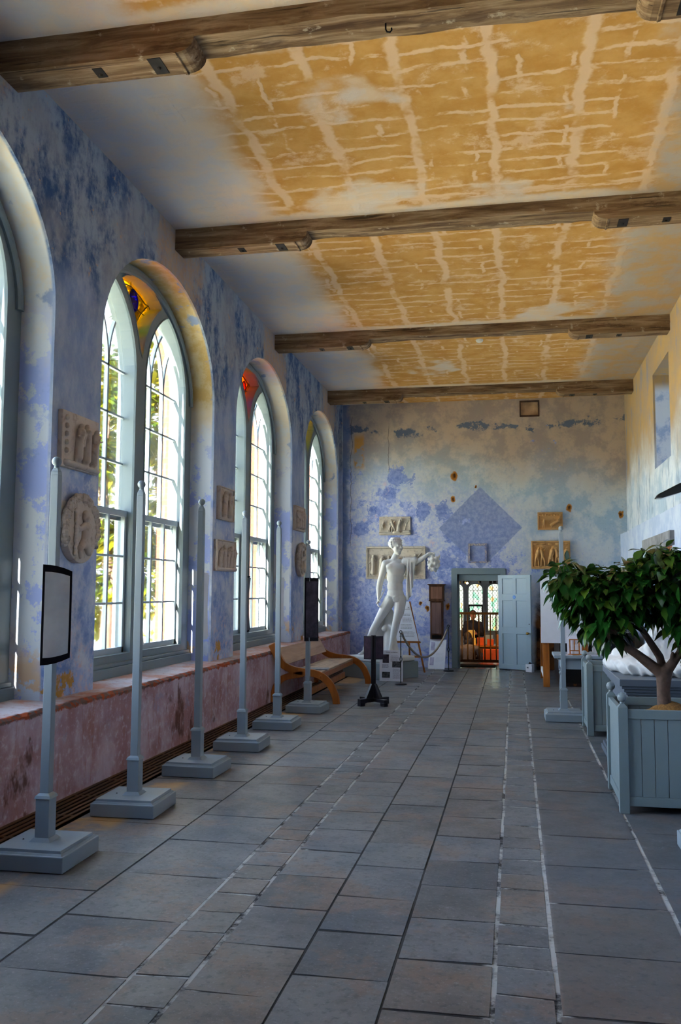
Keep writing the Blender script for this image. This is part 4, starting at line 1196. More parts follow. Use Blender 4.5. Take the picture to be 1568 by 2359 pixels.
vs_, fs_ = cap(L(-2.01,2.17,-.03), L(-1.82,2.19,-.09), .085, .07); D.add(vs_, fs_)
link('draped_cloth', fuse('draped_cloth', [(D.v, D.f)], .009, 2), M['plaster_cast'], sta)
# cloth over the stump behind the legs
D = []
for i in range(12):
    u = i/11; x = -2.86 + .62*u; top = L(-2.40+.10*u, 1.22-.12*u, .13); 
    D.append(cap(top, L(x, .42, .30-.12*abs(u-.5)), .030, .045))
    D.append(cap(top, L(x+.03, .42, .24), .022, .035))
D += [cap(L(-2.33,.48,.16), L(-2.36,1.2,.14), .13, .09), ell(L(-2.38,1.0,.10),(.06,.05,.04)), cap(L(-2.38,1.0,.09),L(-2.26,.93,.05),.03,.06), cap(L(-2.38,1.0,.09),L(-2.44,.90,.06),.03,.05)]
link('draped_stump', fuse('draped_stump', D, .012, 2), M['plaster_cast'], sta)
# fig leaf
D = [ell(L(-2.19+.035*math.cos(a), 1.465+.04*math.sin(a), -.135),(.03,.010,.032)) for a in (.3,1.57,2.8,4.0,5.4)] + [ell(L(-2.19,1.455,-.125),(.045,.022,.055))]
link('leaf', fuse('leaf', D, .007, 1), M['plaster_cast'], sta)
# rod in the lowered hand, rounded bundle hanging from the raised one
m = MB(); m.tube([L(-2.57,1.37,-.05), L(-2.50,1.47,-.05), L(-2.40,1.66,-.05)], [.018,.014,.004], 8); obj('baton', m, M['plaster_cast'], sta, smooth=True)
D = [ell(L(-1.475,2.13,-.17),(.10,.095,.135)), cap(L(-1.49,2.28,-.165),L(-1.48,2.2,-.17),.03,.06)]
for i in range(22):
    a = i*2.4; e = -1 + 2*(i+.5)/22
    if e < .75: D.append(ell(L(-1.475 + .10*math.cos(a)*math.sqrt(1-e*e), 2.13+.14*e, -.17+.095*math.sin(a)*math.sqrt(1-e*e)), (.032,.032,.034)))
D += [cap(L(-1.40,2.22,-.17),L(-1.36,2.28,-.17),.03,.012)]
link('fruit_bundle', fuse('fruit_bundle', D, .009, 2), M['plaster_cast'], sta)
# rounded plaster base
bm_ = MB(); bm_.prism([(-.47,-.52),(.42,-.52),(.42,.45),(-.47,.45)], 2, .002, .10)
bm_.xf(Matrix.Translation((-2.52-SX, 16.83-SYY, 0)) @ Matrix.Rotation(math.radians(54), 4, 'Z'))
o = obj('base', bm_, M['plaster_cast'], sta, bevel=.03)
o.modifiers['bev'].segments = 4
def text_mesh(s, size, bold=False):
    c = bpy.data.curves.new('t', 'FONT'); c.body = s; c.size = size; c.extrude = .0004; c.align_x = 'CENTER'
    if bold: c.offset = size*.012
    o = bpy.data.objects.new('t', c); COL.objects.link(o)
    dg = bpy.context.evaluated_depsgraph_get(); dg.update()
    me = bpy.data.meshes.new_from_object(o.evaluated_get(dg))
    bpy.data.objects.remove(o); bpy.data.curves.remove(c)
    me.transform(Matrix.Rotation(PI/2, 4, 'X'))
    return me
def lines(m, x0, x1, z0, z1, n, th, y=-.0012, ragged=.15, seed=1):
    R = random.Random(seed)
    for i in range(n):
        z = z1 - (z1-z0)*i/max(1, n-1)
        e = x1 - (x1-x0)*R.uniform(0, ragged)
        x = x0
        while x < e:                         # words
            w = min(R.uniform(.012, .03), e-x)
            m.box(x, y, z-th/2, x+w, 0.0002, z+th/2); x += w + .006
    return m

# ------------------------------------------------------------------ board leaning on the plinth
tb = thing('information_board', 'white information board with pictures leaning on the grey plinth below the statue', 'information board', (-2.20, 16.015, .0), -.02)
T = Matrix.Rotation(-.05, 4, 'X')
def tilt(o): 
    o.rotation_euler.x = -.05; return o
m = MB(); m.box(-.21, 0, 0, .21, .012, .55); tilt(obj('panel', m, M['white_board'], tb))
me = text_mesh('Perseus and Medusa', .026, True)
o = link('heading', me, M['ink'], tb); o.location = (0.01, .0+.505*.05-.002, .505); o.rotation_euler.x = -.05
for a_ in ((.0,.14,.46,.455,1,.004,2), (-.01,.15,.35,.435,9,.0045,3), (-.165,-.04,.235,.30,8,.0045,4), (-.16,-.03,.03,.035,1,.004,8), (.03,.17,.05,.22,14,.0045,5)):
    tilt(obj('paragraph', lines(MB(), *a_[:6], seed=a_[6]), M['greyink'], tb))
for nm, (x0, z0, x1, z1), mt in (('photograph',(-.155,.325,-.04,.475),'photo_dark'),('photograph',(.02,.245,.185,.355),'photo_room'),('photograph',(-.165,.06,-.02,.165),'photo_room')):
    m = MB(); m.box(x0, -.0015, z0, x1, .0002, z1); tilt(obj(nm, m, M[mt], tb))

# ------------------------------------------------------------------ wooden easel with its notice
ea = thing('easel', 'wooden tripod easel behind the rope, standing against the far wall', 'easel', (-2.13, 17.88, 0), .0)
m = MB(); m.beam((.04,.10,1.40),(.355,-.04,0),.035,.022,(0,1,0)); obj('leg', m, M['oak'], ea)
m = MB(); m.beam((-.04,.10,1.40),(-.355,-.04,0),.035,.022,(0,1,0)); obj('leg', m, M['oak'], ea)
m = MB(); m.beam((0,.13,1.36),(0,.52,0),.035,.022,(0,1,0)); obj('leg', m, M['oak'], ea)
m = MB(); m.box(-.27,-.05,.575,.27,.03,.60); m.box(-.27,-.05,.60,.27,-.04,.615); obj('ledge', m, M['oak_x'], ea)
m = MB(); m.box(-.255,.0,.285,.255,.02,.325); obj('crossbar', m, M['oak_x'], ea)
nt = thing('notice', 'tapering white notice with lines of print, standing on the wooden easel', 'notice', (-2.13, 17.845, .603), .0)
m = MB(); m.prism([(-.235,0),(.235,0),(.035,.80),(-.035,.80)], 1, 0, .008)
def lean(o): o.rotation_euler.x = -.10; return o
lean(obj('sheet', m, M['white_board'], nt))
me = text_mesh('IX.', .034, True); o = link('heading', me, M['ink'], nt); o.location = (.03, .665*.10-.002, .665); o.rotation_euler.x = -.10
m = MB(); m.box(-.06,-.0015,.642,.055,.0002,.648); lean(obj('underline', m, M['ink'], nt))
for i, (z, n_) in enumerate(((.55,2),(.47,4),(.335,4),(.20,5))):
    w = .205 - z*.235; lean(obj('paragraph', lines(MB(), -w, w, z-.025*(n_-1), z, n_, .006, seed=20+i), M['ink'], nt))
# white sheet leaning on the wall right of the easel
lf = thing('leaning_poster', 'pale poster leaning on the far wall under the old clock case', 'poster', (-1.62, 18.66, 0), -.12)
m = MB(); m.box(-.175, 0, 0, .175, .008, .64); 
def ln2(o): o.rotation_euler.x = -.38; return o
ln2(obj('panel', m, M['white_board'], lf))
for z0, z1 in ((.40, .58), (.08, .25)):
    m = MB(); m.box(-.145,-.0015,z0,-.06,.0002,z1); ln2(obj('picture', m, photo('faded_print', srgb(150,146,180), srgb(196,194,220), 8), lf))
fp_ = photo('faint_print', srgb(180,180,206), srgb(196,196,216), 8)
for a_ in ((-.02,.13,.50,.57,4,.004,31), (-.02,.14,.16,.34,7,.004,32)): ln2(obj('paragraph', lines(MB(), *a_[:6], seed=a_[6]), fp_, lf))

# ------------------------------------------------------------------ rope barrier
def stanchion(loc, lab):
    t = thing('rope_stanchion', lab, 'stanchion', loc, 0, 'black iron stanchions')
    m = MB(); m.lathe([(.105,0),(.108,.012),(.095,.022),(.02,.028)], 24); obj('foot', m, M['iron'], t, smooth=False)
    m = MB(); m.tube([(0,0,.02),(0,0,.39)], .0085, 8); m.tube([(0,0,.48),(0,0,.885)], .0085, 8)
    m.ball((0,0,.39),.014,8,5); m.ball((0,0,.48),.014,8,5)
    obj('post', m, M['iron'], t)
    m = MB()
    for k in range(4):
        pts = []
        for i in range(9):
            u = i/8; a = 2*PI*(k/4 + u*.75); r = .026*math.sin(PI*u)+.004
            pts.append((r*math.cos(a), r*math.sin(a), .39+.09*u))
        m.tube(pts, .0045, 6)
    obj('basket_twist', m, M['iron'], t)
    m = MB(); pts = [(.022*math.cos(2*PI*i/14), 0, .907+.022*math.sin(2*PI*i/14)) for i in range(15)]; m.tube(pts, .006, 6); obj('ring', m, M['iron'], t)
    return t
stanchion((-1.957, 15.50, 0), 'near black iron stanchion at the left end of the rope')
stanchion((-1.330, 18.22, 0), 'far black iron stanchion at the right end of the rope, beside the door frame')
A, Bp = V((-1.957, 15.50, .90)), V((-1.330, 18.22, .90)); pts = []
for i in range(29):
    u = i/28; p = A.lerp(Bp, u); p.z = .90 - .52*(1-(2*u-1)**2)*1.0 + .0; pts.append(p)
pts[0] += V((.02,.02,-.02)); pts[-1] += V((-.02,-.02,-.02))
rp = thing('barrier_rope', 'thick beige rope hanging between the two black stanchions', 'rope', tuple(A))
m = MB(); m.tube([p - A for p in pts], .019, 10); obj('rope', m, M['rope'], rp, smooth=True)
for p, q in ((pts[0], pts[1]), (pts[-1], pts[-2])):
    m = MB(); d = (q-p).normalized(); m.tube([p-A, p-A+d*.09], .022, 10); obj('end_cap', m, M['chrome'], rp)

# ------------------------------------------------------------------ old clock case on the wall
cc = thing('clock_case', 'old dark wooden longcase clock body hung on the far wall left of the door', 'clock case', (-1.62, YF-.002, 0))
m = MB(); m.box(-.135,-.15,.605,.135,0,1.40); obj('trunk', m, M['dark_oak'], cc, bevel=.004)
m = MB(); m.box(-.155,-.18,1.415,.155,0,1.73); obj('hood', m, M['dark_oak'], cc, bevel=.004)
m = MB(); m.box(-.165,-.185,1.40,.165,0,1.418); obj('waist_moulding', m, M['dark_oak'], cc)
m = MB(); m.box(-.17,-.19,1.73,.17,0,1.745); m.box(-.19,-.21,1.745,.19,0,1.76); obj('cornice', m, M['dark_oak'], cc)
m = MB(); m.box(-.10,-.158,.72,.10,-.149,1.37); obj('trunk_door', m, wood('worn_panel', srgb(86,66,66), srgb(128,100,96), 2, 1.2, .6), cc, bevel=.003)
m = MB(); m.box(-.115,-.188,1.45,.115,-.179,1.70); obj('hood_door', m, wood('worn_panel_hood', srgb(96,66,52), srgb(134,98,84), 2, 1.2, .6), cc, bevel=.003)
m = MB(); m.box(-.135,-.152,.605,-.105,-.149,.71); m.box(.105,-.152,.605,.135,-.149,.71); m.box(-.11,-.152,.69,.11,-.149,.715); obj('apron', m, M['dark_oak'], cc)
m = MB(); m.box(-.10,-.1515,.615,.10,-.149,.69); obj('foot_opening', m, M['dark'], cc)

# ------------------------------------------------------------------ bench
bn = thing('bench', 'honey-coloured wooden bench with curved arms against the dado by the farthest windows', 'bench', (-3.0, 14.1, 0))
ent = []
def bench_frame(y, s):
    """bent side frame: x toward the room; outline built as a swept curve"""
    def curve(p, n=24):
        out = []
        for i in range(n+1):
            t = i/n*(len(p)-1); k = min(int(t), len(p)-2); u = t-k
            p0 = V(p[max(k-1,0)]); p1 = V(p[k]); p2 = V(p[k+1]); p3 = V(p[min(k+2,len(p)-1)])
            out.append(.5*((2*p1)+(p2-p0)*u+(2*p0-5*p1+4*p2-p3)*u*u+(3*p1-p0-3*p2+p3)*u**3))
        return out
    m = MB(); w = .055
    c1 = curve([(-.50,0,.84),(-.43,0,.70),(-.32,0,.54),(-.12,0,.46),(.18,0,.42),(.36,0,.30),(.45,0,.12),(.47,0,0)])
    m.sweep([V((p.x, y, p.z)) for p in c1], [(-.052,-w/2),(.052,-w/2),(.052,w/2),(-.052,w/2)], (0,1,0))
    return m, curve
for y in (-1.42, 1.42):
    m, curve = bench_frame(y, 1); sf = obj('side_frame', m, M['bench'], bn, bevel=.006)
    m = MB(); c2 = curve([(-.47,0,0),(-.46,0,.12),(-.40,0,.28),(-.28,0,.37),(-.02,0,.42)])
    m.sweep([V((p.x, y, p.z)) for p in c2], [(-.045,-.0275),(.045,-.0275),(.045,.0275),(-.045,.0275)], (0,1,0))
    obj('back_leg', m, M['bench'], bn, bevel=.006)
    for x, z in ((-.22,.43),(.24,.385)):
        m = MB(); m.ball((x, y-.030, z), .018, 10, 6, (1,.5,1)); obj('bolt', m, M['bench'], sf)
m = MB(); m.box(-.27,-1.39,.405,.20,1.39,.435); obj('seat', m, M['bench_slat'], bn, bevel=.006)
m = MB(); m.box(.165,-1.39,.335,.205,1.39,.405); obj('seat_rail', m, M['bench'], bn, bevel=.004)
m = MB(); m.beam((-.355,-1.39,.66),(-.355,1.39,.66),.025,.27,(-.5,0,.86)); obj('backrest', m, M['bench_slat'], bn, bevel=.006)
m = MB(); m.box(.02,-1.39,.10,.06,1.39,.20); obj('stretcher', m, M['bench'], bn, bevel=.004)
bk = thing('booklet', 'dark flat folder lying on the bench seat', 'folder', (-2.98, 13.28, .436), .12)
m = MB(); m.box(-.22,-.16,0,.20,.16,.012); obj('cover', m, M['dark_grey'], bk, bevel=.002)
m = MB(); m.box(-.21,-.155,.003,.203,.158,.009); obj('pages', m, M['paper'], bk)

# ------------------------------------------------------------------ black stand with two hinged boards
lc = thing('display_lectern', 'short black stand with a dark folded picture board, in front of the bench', 'stand', (-2.0, 12.72, 0), .12)
m = MB(); m.box(-.035,-.035,.10,.035,.035,.985); obj('post', m, M['black'], lc, bevel=.004)
for k in range(2):
    m = MB(); a = k*PI/2
    m.box(-.27,-.032,.045 if k == 0 else .05,.27,.032,.10 if k == 0 else .095)
    for s in (-1, 1):
        x0, x1 = sorted((s*.27, s*.19)); m.prism([(x0,0),(x1,0),(x1-.01*(1 if s>0 else -1),.05),(x0,.05)] if s < 0 else [(x0,0),(x1,0),(x1,.05),(x0+.01,.05)], 1, -.034, .034)
    m.xf(Matrix.Rotation(a + .75, 4, 'Z')); obj('foot', m, M['black'], lc, bevel=.003)
for k in range(4):
    m = MB(); m.prism([(.033,.095),(.15,.095),(.15,.105),(.045,.30),(.033,.30)], 1, -.02, .02); m.xf(Matrix.Rotation(k*PI/2 + .75, 4, 'Z')); obj('brace', m, M['black'], lc)
for s in (-1, 1):
    b = obj('board', MB().box(0,-.012,.645,.135*s,.0,.975) if s > 0 else MB().box(-.135,-.012,.645,0,.0,.975), M['black'], lc, (s*.012,-.037,0), -s*.42*-1)
    x0, x1 = sorted((.02*s, .128*s)); obj('picture', MB().box(x0,-.0145,.665,x1,-.0115,.955), photo('maroon_print', srgb(40,26,38), srgb(72,48,64), 14), b)

# ------------------------------------------------------------------ door to the next room
df = bpy.data.objects.new('door_1', None); COL.objects.link(df); df['kind'] = 'structure'
m = MB()
m.box(DX0-.125,YF-.035,0,DX0+.0,YF+.30,DH+.005); m.box(DX1-.0,YF-.035,0,DX1+.125,YF+.30,DH+.005); m.box(DX0-.125,YF-.035,DH,DX1+.125,YF+.30,DH+.115)
obj('architrave', m, M['doorframe'], df, bevel=.006)
m = MB(); m.box(DX0,YF+.03,0,DX0+.035,YF+.24,DH); m.box(DX1-.035,YF+.03,0,DX1,YF+.24,DH); m.box(DX0,YF+.03,DH-.14,DX1,YF+.24,DH); obj('lining', m, M['doorframe'], df, bevel=.004)
m = MB(); m.box(DX0-.1,YF-.05,DH+.10,DX1+.1,YF-.02,DH+.125); obj('head_moulding', m, M['doorframe'], df)
# leaf, hinged on the right and swung out into the hall
dl = thing('door_leaf', 'open six-panel grey-blue door at the far end of the hall', 'door', (-.318, 18.95, .02), -math.radians(34))
m = MB(); W_, H_ = .79, 1.93
rows = [(.10,.72),(.86,1.40),(1.54,1.86)]; cols = [(.105,.36),(.445,.69)]
holes = [[(a,c),(b,c),(b,d),(a,d)] for c, d in rows for a, b in cols]
m.holed([(0,0),(W_,0),(W_,H_),(0,H_)], holes, 1, -.045, 0); obj('frame', m, M['door'], dl, bevel=.004)
for c, d in rows:
    for a, b in cols:
        m = MB(); m.box(a-.006,-.032,c-.006,b+.006,-.012,d+.006); obj('panel', m, M['door'], dl)
m = MB(); m.lathe([(.022,0),(.022,.006),(.010,.010),(.010,.035),(.024,.042),(.028,.055),(.02,.066),(.004,.07)], 14); m.xf(Matrix.Translation((.735,-.045,.745)) @ Matrix.Rotation(PI/2, 4, 'X'))
obj('knob', m, M['brass'], dl, smooth=True)
m = MB(); m.prism([(.752+.012*math.cos(i*PI/6), .93+.012*math.sin(i*PI/6)) for i in range(12)], 1, -.048, -.044); obj('keyhole', m, M['dark'], dl)
m = MB(); m.prism([(.40+.034*math.cos(i*PI/10), 1.475+.034*math.sin(i*PI/10)) for i in range(20)], 1, -.0475, -.0445); sg = obj('fire_door_sign', m, M['bluesign'], dl)
m = MB()
for z in (1.484, 1.474, 1.464): m.box(.384,-.0485,z-.0022,.416,-.047,z+.0022)
obj('lettering', m, M['white_board'], sg)
m = MB(); m.lathe([(.03,0),(.034,0),(.034,.0004),(.03,.0004)], 20); 
bx = thing('white_box', 'small white boxed device on the floor at the foot of the open door', 'box', (.285, 18.44, 0), -math.radians(34))
m = MB(); m.box(-.075,-.05,0,.075,.04,.155); obj('case', m, M['white_board'], bx, bevel=.006)
m = MB(); m.box(-.045,-.0515,.075,-.005,-.049,.105); obj('display', m, M['dark_grey'], bx)
m = MB(); m.tube([(-.02,0,.155),(-.01,0,.185),(.025,-.01,.175)], .014, 8); obj('handle', m, M['dark'], bx)
for z in (.03, .13):
    m = MB(); m.ball((.062,-.05,z), .005, 6, 4); obj('screw', m, M['dark_grey'], bx)

# ------------------------------------------------------------------ right side: white board on oak posts
wb = thing('standing_board', 'plain white board on oak posts behind the right-hand tree', 'board', (.82, 15.72, 0))
m = MB(); m.box(-.39,-.085,.745,.39,-.06,1.863); obj('board', m, M['white_board'], wb)
for x in (-.305, .335):
    for y in ((0.0, 1.55) if x < 0 else (0.0,)):
        m = MB(); m.box(x-.055,y-.05,0,x+.055,y+.05,1.15 if y == 0 else .95); obj('post', m, M['oak'], wb, bevel=.004)
    if x > 0: continue
    m = MB(); m.box(x-.05,.05,.14,x-.02,1.5,.22); obj('side_rail', m, M['white_board'], wb)
# dark cabinet behind
cb = thing('dark_cabinet', 'big black-brown cabinet behind the white board and table', 'cabinet', (1.36, 16.84, 0))
n = NT('stained_cabinet'); med = n.noise(3.5, 6, .7)
stain = n.done(n.mix(n.step(med, .55, .64), srgb(24,18,18), srgb(120,74,26)), .35, spec=.4)
m = MB(); m.box(-.62,-1.02,.0,.62,1.1,.93); obj('body', m, stain, cb, bevel=.006)
m = MB(); m.box(-.56,-1.035,.06,.56,-1.018,.88); obj('front_panel', m, M['dark'], cb)
rs = thing('red_sign', 'little red and white sign on the dark cabinet beside the display stand', 'sign', (.94, 15.795, .69))
m = MB(); m.box(-.05,0,-.045,.04,.008,.045); obj('plate', m, M['red'], rs); m = MB(); m.box(-.045,-.001,-.035,.035,.0005,-.005); obj('white_band', m, M['white_board'], rs)

# grey table with turned legs
tbx = thing('side_table', 'grey-blue painted table with turned legs behind the rear planter', 'table', (1.16, 12.55, 0))
m = MB(); m.box(-.66,-.38,.745,.66,.38,.785); m.box(-.62,-.34,.725,.62,.34,.745); obj('top', m, M['paint'], tbx, bevel=.008)
m = MB(); m.box(-.56,-.30,.60,.56,-.275,.725); m.box(-.56,.275,.60,.56,.30,.725); m.box(-.56,-.30,.60,-.535,.30,.725); m.box(.535,-.30,.60,.56,.30,.725); obj('apron', m, M['paint'], tbx)
for sx in (-1, 1):
    for sy in (-1, 1):
        m = MB(); x, y = sx*.54, sy*.285
        m.box(x-.032,y-.032,.56,x+.032,y+.032,.725)
        m.lathe([(.028,.56),(.034,.545),(.02,.53),(.032,.50),(.018,.475),(.024,.40),(.028,.30),(.018,.20),(.032,.175),(.02,.16),(.03,.14),(.018,.05),(.024,.02),(.02,0)], 14, (x,y,0))
        obj('leg', m, M['paint'], tbx, smooth=False)
def mini_easel(loc, lab, rz=0):
    t = thing('table_easel', lab, 'easel', loc, rz, 'small table easels')
    m = MB()
    for x in (-.06, .06): m.beam((x,-.02,.015),(x,.03,.205),.016,.012,(0,1,0))
    m.beam((-.068,.03,.20),(.068,.03,.20),.014,.014); m.beam((-.068,-.008,.055),(.068,-.008,.055),.014,.014); m.beam((0,-.005,.06),(0,.03,.2),.012,.01,(0,1,0))
    obj('frame', m, M['oak_x'], t)
    m = MB(); m.box(-.085,-.05,0,.085,-.015,.016); obj('ledge', m, M['oak_x'], t)
    m = MB(); m.beam((0,.03,.19),(0,.10,.005),.012,.01,(0,1,0)); obj('strut', m, M['oak_x'], t)
    return t
mini_easel((.775, 12.33, .786), 'small wooden easel holding a white card on the left of the grey table')
mini_easel((1.16, 12.50, .786), 'small wooden easel half hidden behind the white sculpture, right on the table')
def card(loc, lab, w, h, rz=0):
    t = thing('card', lab, 'card', loc, rz)
    m = MB(); m.box(-w/2,0,0,w/2,.003,h); o = obj('sheet', m, M['paper'], t); o.rotation_euler.x = -.27
    return t
card((.775, 12.345, .80), 'white card standing on the left small easel', .19, .24)
card((1.115, 12.50, .80), 'lilac white card standing on the right small easel', .14, .20)
for i, (x, y, rz, lab) in enumerate(((.66,12.30,.1,'white printed leaflet at the left end of the grey table'),(.92,12.36,-.1,'pale leaflet lying beside the left small easel'),(1.02,12.30,.5,'white sheet curling over the front edge of the table'))):
    t = thing('leaflet', lab, 'leaflet', (x, y, .7865), rz, 'leaflets on the grey table')
    m = MB(); m.box(-.075,-.10,0,.075,.10,.002); obj('page', m, M['paper'], t)
    m = MB(); 
    for k in range(5): m.box(-.055,-.07+.03*k,.002,.05,-.062+.03*k,.0024)
    obj('text', m, M['greyink'], t)
t = thing('tray', 'flat blue-grey tray on the right of the table', 'tray', (1.22, 12.28, .786))
m = MB(); m.box(-.11,-.09,0,.11,.09,.008); m.box(-.11,-.09,.008,-.102,.09,.03); m.box(.102,-.09,.008,.11,.09,.03); m.box(-.11,-.09,.008,.11,-.082,.03); m.box(-.11,.082,.008,.11,.09,.03); obj('dish', m, M['dark_grey'], t)
sb = thing('collection_box', 'pale stone box with a dark slot behind the tree', 'box', (1.28, 14.2, 0))
m = MB(); m.box(-.13,-.12,0,.13,.12,.62); m.frustum(0,0,.62,.70,.16,.15,.16,.15); m.box(-.12,-.11,.70,.12,.11,1.0); obj('body', m, plain('pale_stone', srgb(158,154,160), .8, .1, 5), sb, bevel=.008)
m = MB(); m.box(-.04,-.113,.88,.04,-.108,.895); obj('slot', m, M['dark'], sb)

# ------------------------------------------------------------------ dark moulded pedestal with the white sculpture
pd = thing('pedestal', 'dark grey moulded pedestal behind the front planter', 'pedestal', (1.505, 9.05, 0))
m = MB(); m.box(-.53,-.70,.10,.53,.70,.74); obj('die', m, M['dark_grey'], pd)
m = MB()
for k, (z0, z1, e) in enumerate(((0,.05,.10),(.05,.085,.085),(.085,.11,.06),(.11,.13,.03))): m.box(-.53-e,-.70-e,z0,.53+e,.70+e,z1)
obj('base_moulding', m, M['dark_grey'], pd, bevel=.004)
m = MB()
for k, (z0, z1, e) in enumerate(((.72,.745,.015),(.745,.775,.035),(.775,.80,.055),(.80,.862,.075))): m.box(-.53-e,-.70-e,z0,.53+e,.70+e,z1)
obj('cornice', m, M['dark_grey'], pd, bevel=.006)
ringm = MB(); ringm.tube([(-.45+.035*math.cos(2*PI*i/18), -.71, .67+.035*math.sin(2*PI*i/18)) for i in range(19)], .006, 6); obj('ring', ringm, M['dark_iron'], pd)
sc = thing('white_sculpture', 'white plaster sculpture on a jagged rock base, half hidden by the tree', 'sculpture', (1.475, 9.1, .862))
R = random.Random(21); P = []
for i in range(26):
    a = 2*PI*i/26; P.append(ell((.47*math.cos(a)+R.uniform(-.03,.03), .48*math.sin(a)+R.uniform(-.03,.03), .075), (.16,.15,.078+R.uniform(-.012,.02))))
P += [ell((0,0,.08),(.50,.46,.085)), ell((-.35,.1,.13),(.2,.2,.09),(0,.3,0))]
P = [(vs, fs) for vs, fs in P]
me = fuse('rock', P, .016, 1, .5, rough(.012, 31)); link('rock', me, M['plaster_cast'], sc)
P = [cap((-.05,.05,.15),(-.0,.05,.45),.20,.17), cap((0,.05,.45),(.08,.02,.75),.15,.12), ell((.1,0,.88),(.085,.10,.12)), cap((-.1,-.02,.25),(-.28,-.12,.17),.11,.07), cap((.02,-.1,.55),(-.16,-.2,.38),.06,.045), cap((.0,-.08,.2),(.25,-.2,.17),.12,.08), cap((.15,.05,.6),(.34,-.02,.32),.06,.05)]
P += [cap((-.2+.05*i,-.12-.02*math.sin(i),.40),(-.24+.07*i,-.2,.13),.035,.05) for i in range(8)]
link('figure', fuse('figure', P, .014, 3, .5, rough(.006, 40)), M['plaster_cast'], sc)

# ------------------------------------------------------------------ orangery planters
def make_planter(w, d, H, lab):
    t = thing('planter', lab, 'planter'); c = .036
    for x in (c, w-c):
        for y in (c, d-c):
            m = MB(); m.box(x-c,y-c,.0,x+c,y+c,H-.03); m.frustum(x,y,H-.03,H,c,c,.012,.012)
            p = obj('post', m, M['planter'], t, bevel=.004)
            m = MB(); m.lathe([(.014,H-.006),(.018,H+.004),(.014,H+.01)], 12, (x,y,0)); m.ball((x,y,H+.042), .036, 18, 12); obj('ball_finial', m, painted('gloss_grey_paint', srgb(132,142,146), .22), p, smooth=True)
    rl = .068
    for nm, z0, z1 in (('top_rail', H-.045-rl, H-.045), ('bottom_rail', .055, .055+rl)):
        m = MB(); m.box(2*c,.012,z0,w-2*c,.05,z1); m.box(2*c,d-.05,z0,w-2*c,d-.012,z1); m.box(.012,2*c,z0,.05,d-2*c,z1); m.box(w-.05,2*c,z0,w-.012,d-2*c,z1)
        obj(nm, m, M['planter'], t, bevel=.004)
    z0, z1 = .055+rl, H-.045-rl
    def boards(n, f):
        m = MB()
        for i in range(n): m.box(*f(i))
        obj('plank_panel', m, M['planter'], t, bevel=.003)
    n1 = max(5, int((w-4*c)/.088)); s1 = (w-4*c)/n1; n2 = max(5, int((d-4*c)/.088)); s2 = (d-4*c)/n2
    boards(n1, lambda i: (2*c+s1*i+.0015,.022,z0,2*c+s1*(i+1)-.0015,.04,z1))
    boards(n1, lambda i: (2*c+s1*i+.0015,d-.04,z0,2*c+s1*(i+1)-.0015,d-.022,z1))
    for xa in (.022, w-.04): 
        m = MB(); m.box(xa,2*c,z0,xa+.018,d-2*c,z1); obj('side_panel', m, M['planter'], t)
    m = MB(); m.box(.05,.05,.10,w-.05,d-.05,H-.20); obj('liner', m, plain('dark_liner', srgb(58,64,70), .7), t)
    m = MB(); N = 18; vs = []; R = random.Random(2)
    for j in range(N+1):
        for i in range(N+1):
            x = .05+(w-.1)*i/N; y = .05+(d-.1)*j/N
            vs.append((x, y, H-.15 + .125*math.exp(-((x-w/2)**2+(y-d/2)**2)/.035) + R.uniform(-.008,.008)))
    m.add(vs, [(j*(N+1)+i, j*(N+1)+i+1, (j+1)*(N+1)+i+1, (j+1)*(N+1)+i) for j in range(N) for i in range(N)])
    obj('soil', m, M['soil'], t, smooth=True)
    return t
p1 = make_planter(.90, .88, .805, 'grey-blue wooden planter nearest the camera on the right, holding the big tree'); p1.location = (.745, 7.005, 0)
p2 = make_planter(.80, .80, .835, 'grey-blue wooden planter behind the dark pedestal, partly hidden by the front one'); p2.location = (.79, 10.575, 0)
p1['group'] = p2['group'] = 'planters'

# ------------------------------------------------------------------ potted tree: trunk, branches, glossy leaves
def leaf_mat(name, a, b, back, trans=.0, rough_=.22, sp=.6):
    n = NT(name); g = n.n('ShaderNodeNewGeometry'); r = g.outputs['Random Per Island']
    c = n.ramp(r, [(0, a), (.75, b), (1, back)])
    p = n.n('ShaderNodeBsdfPrincipled'); n.put(p.inputs['Base Color'], c); p.inputs['Roughness'].default_value = rough_; p.inputs['Specular IOR Level'].default_value = sp
    if trans:
        t = n.n('ShaderNodeBsdfTranslucent'); n.put(t.inputs[0], n.mix(.65, c, back)); mx = n.n('ShaderNodeMixShader'); mx.inputs[0].default_value = trans
        n.t.links.new(p.outputs[0], mx.inputs[1]); n.t.links.new(t.outputs[0], mx.inputs[2]); return n.shader(mx.outputs[0])
    return n.shader(p.outputs[0])
M['leaf'] = leaf_mat('glossy_leaf', srgb(14,44,18), srgb(36,84,30), srgb(84,110,34), .12, .15)
M['leaf_out'] = leaf_mat('sunlit_leaf', (.012,.050,.004,1), (.085,.11,.004,1), (.26,.21,.004,1), .45, .5, .10)

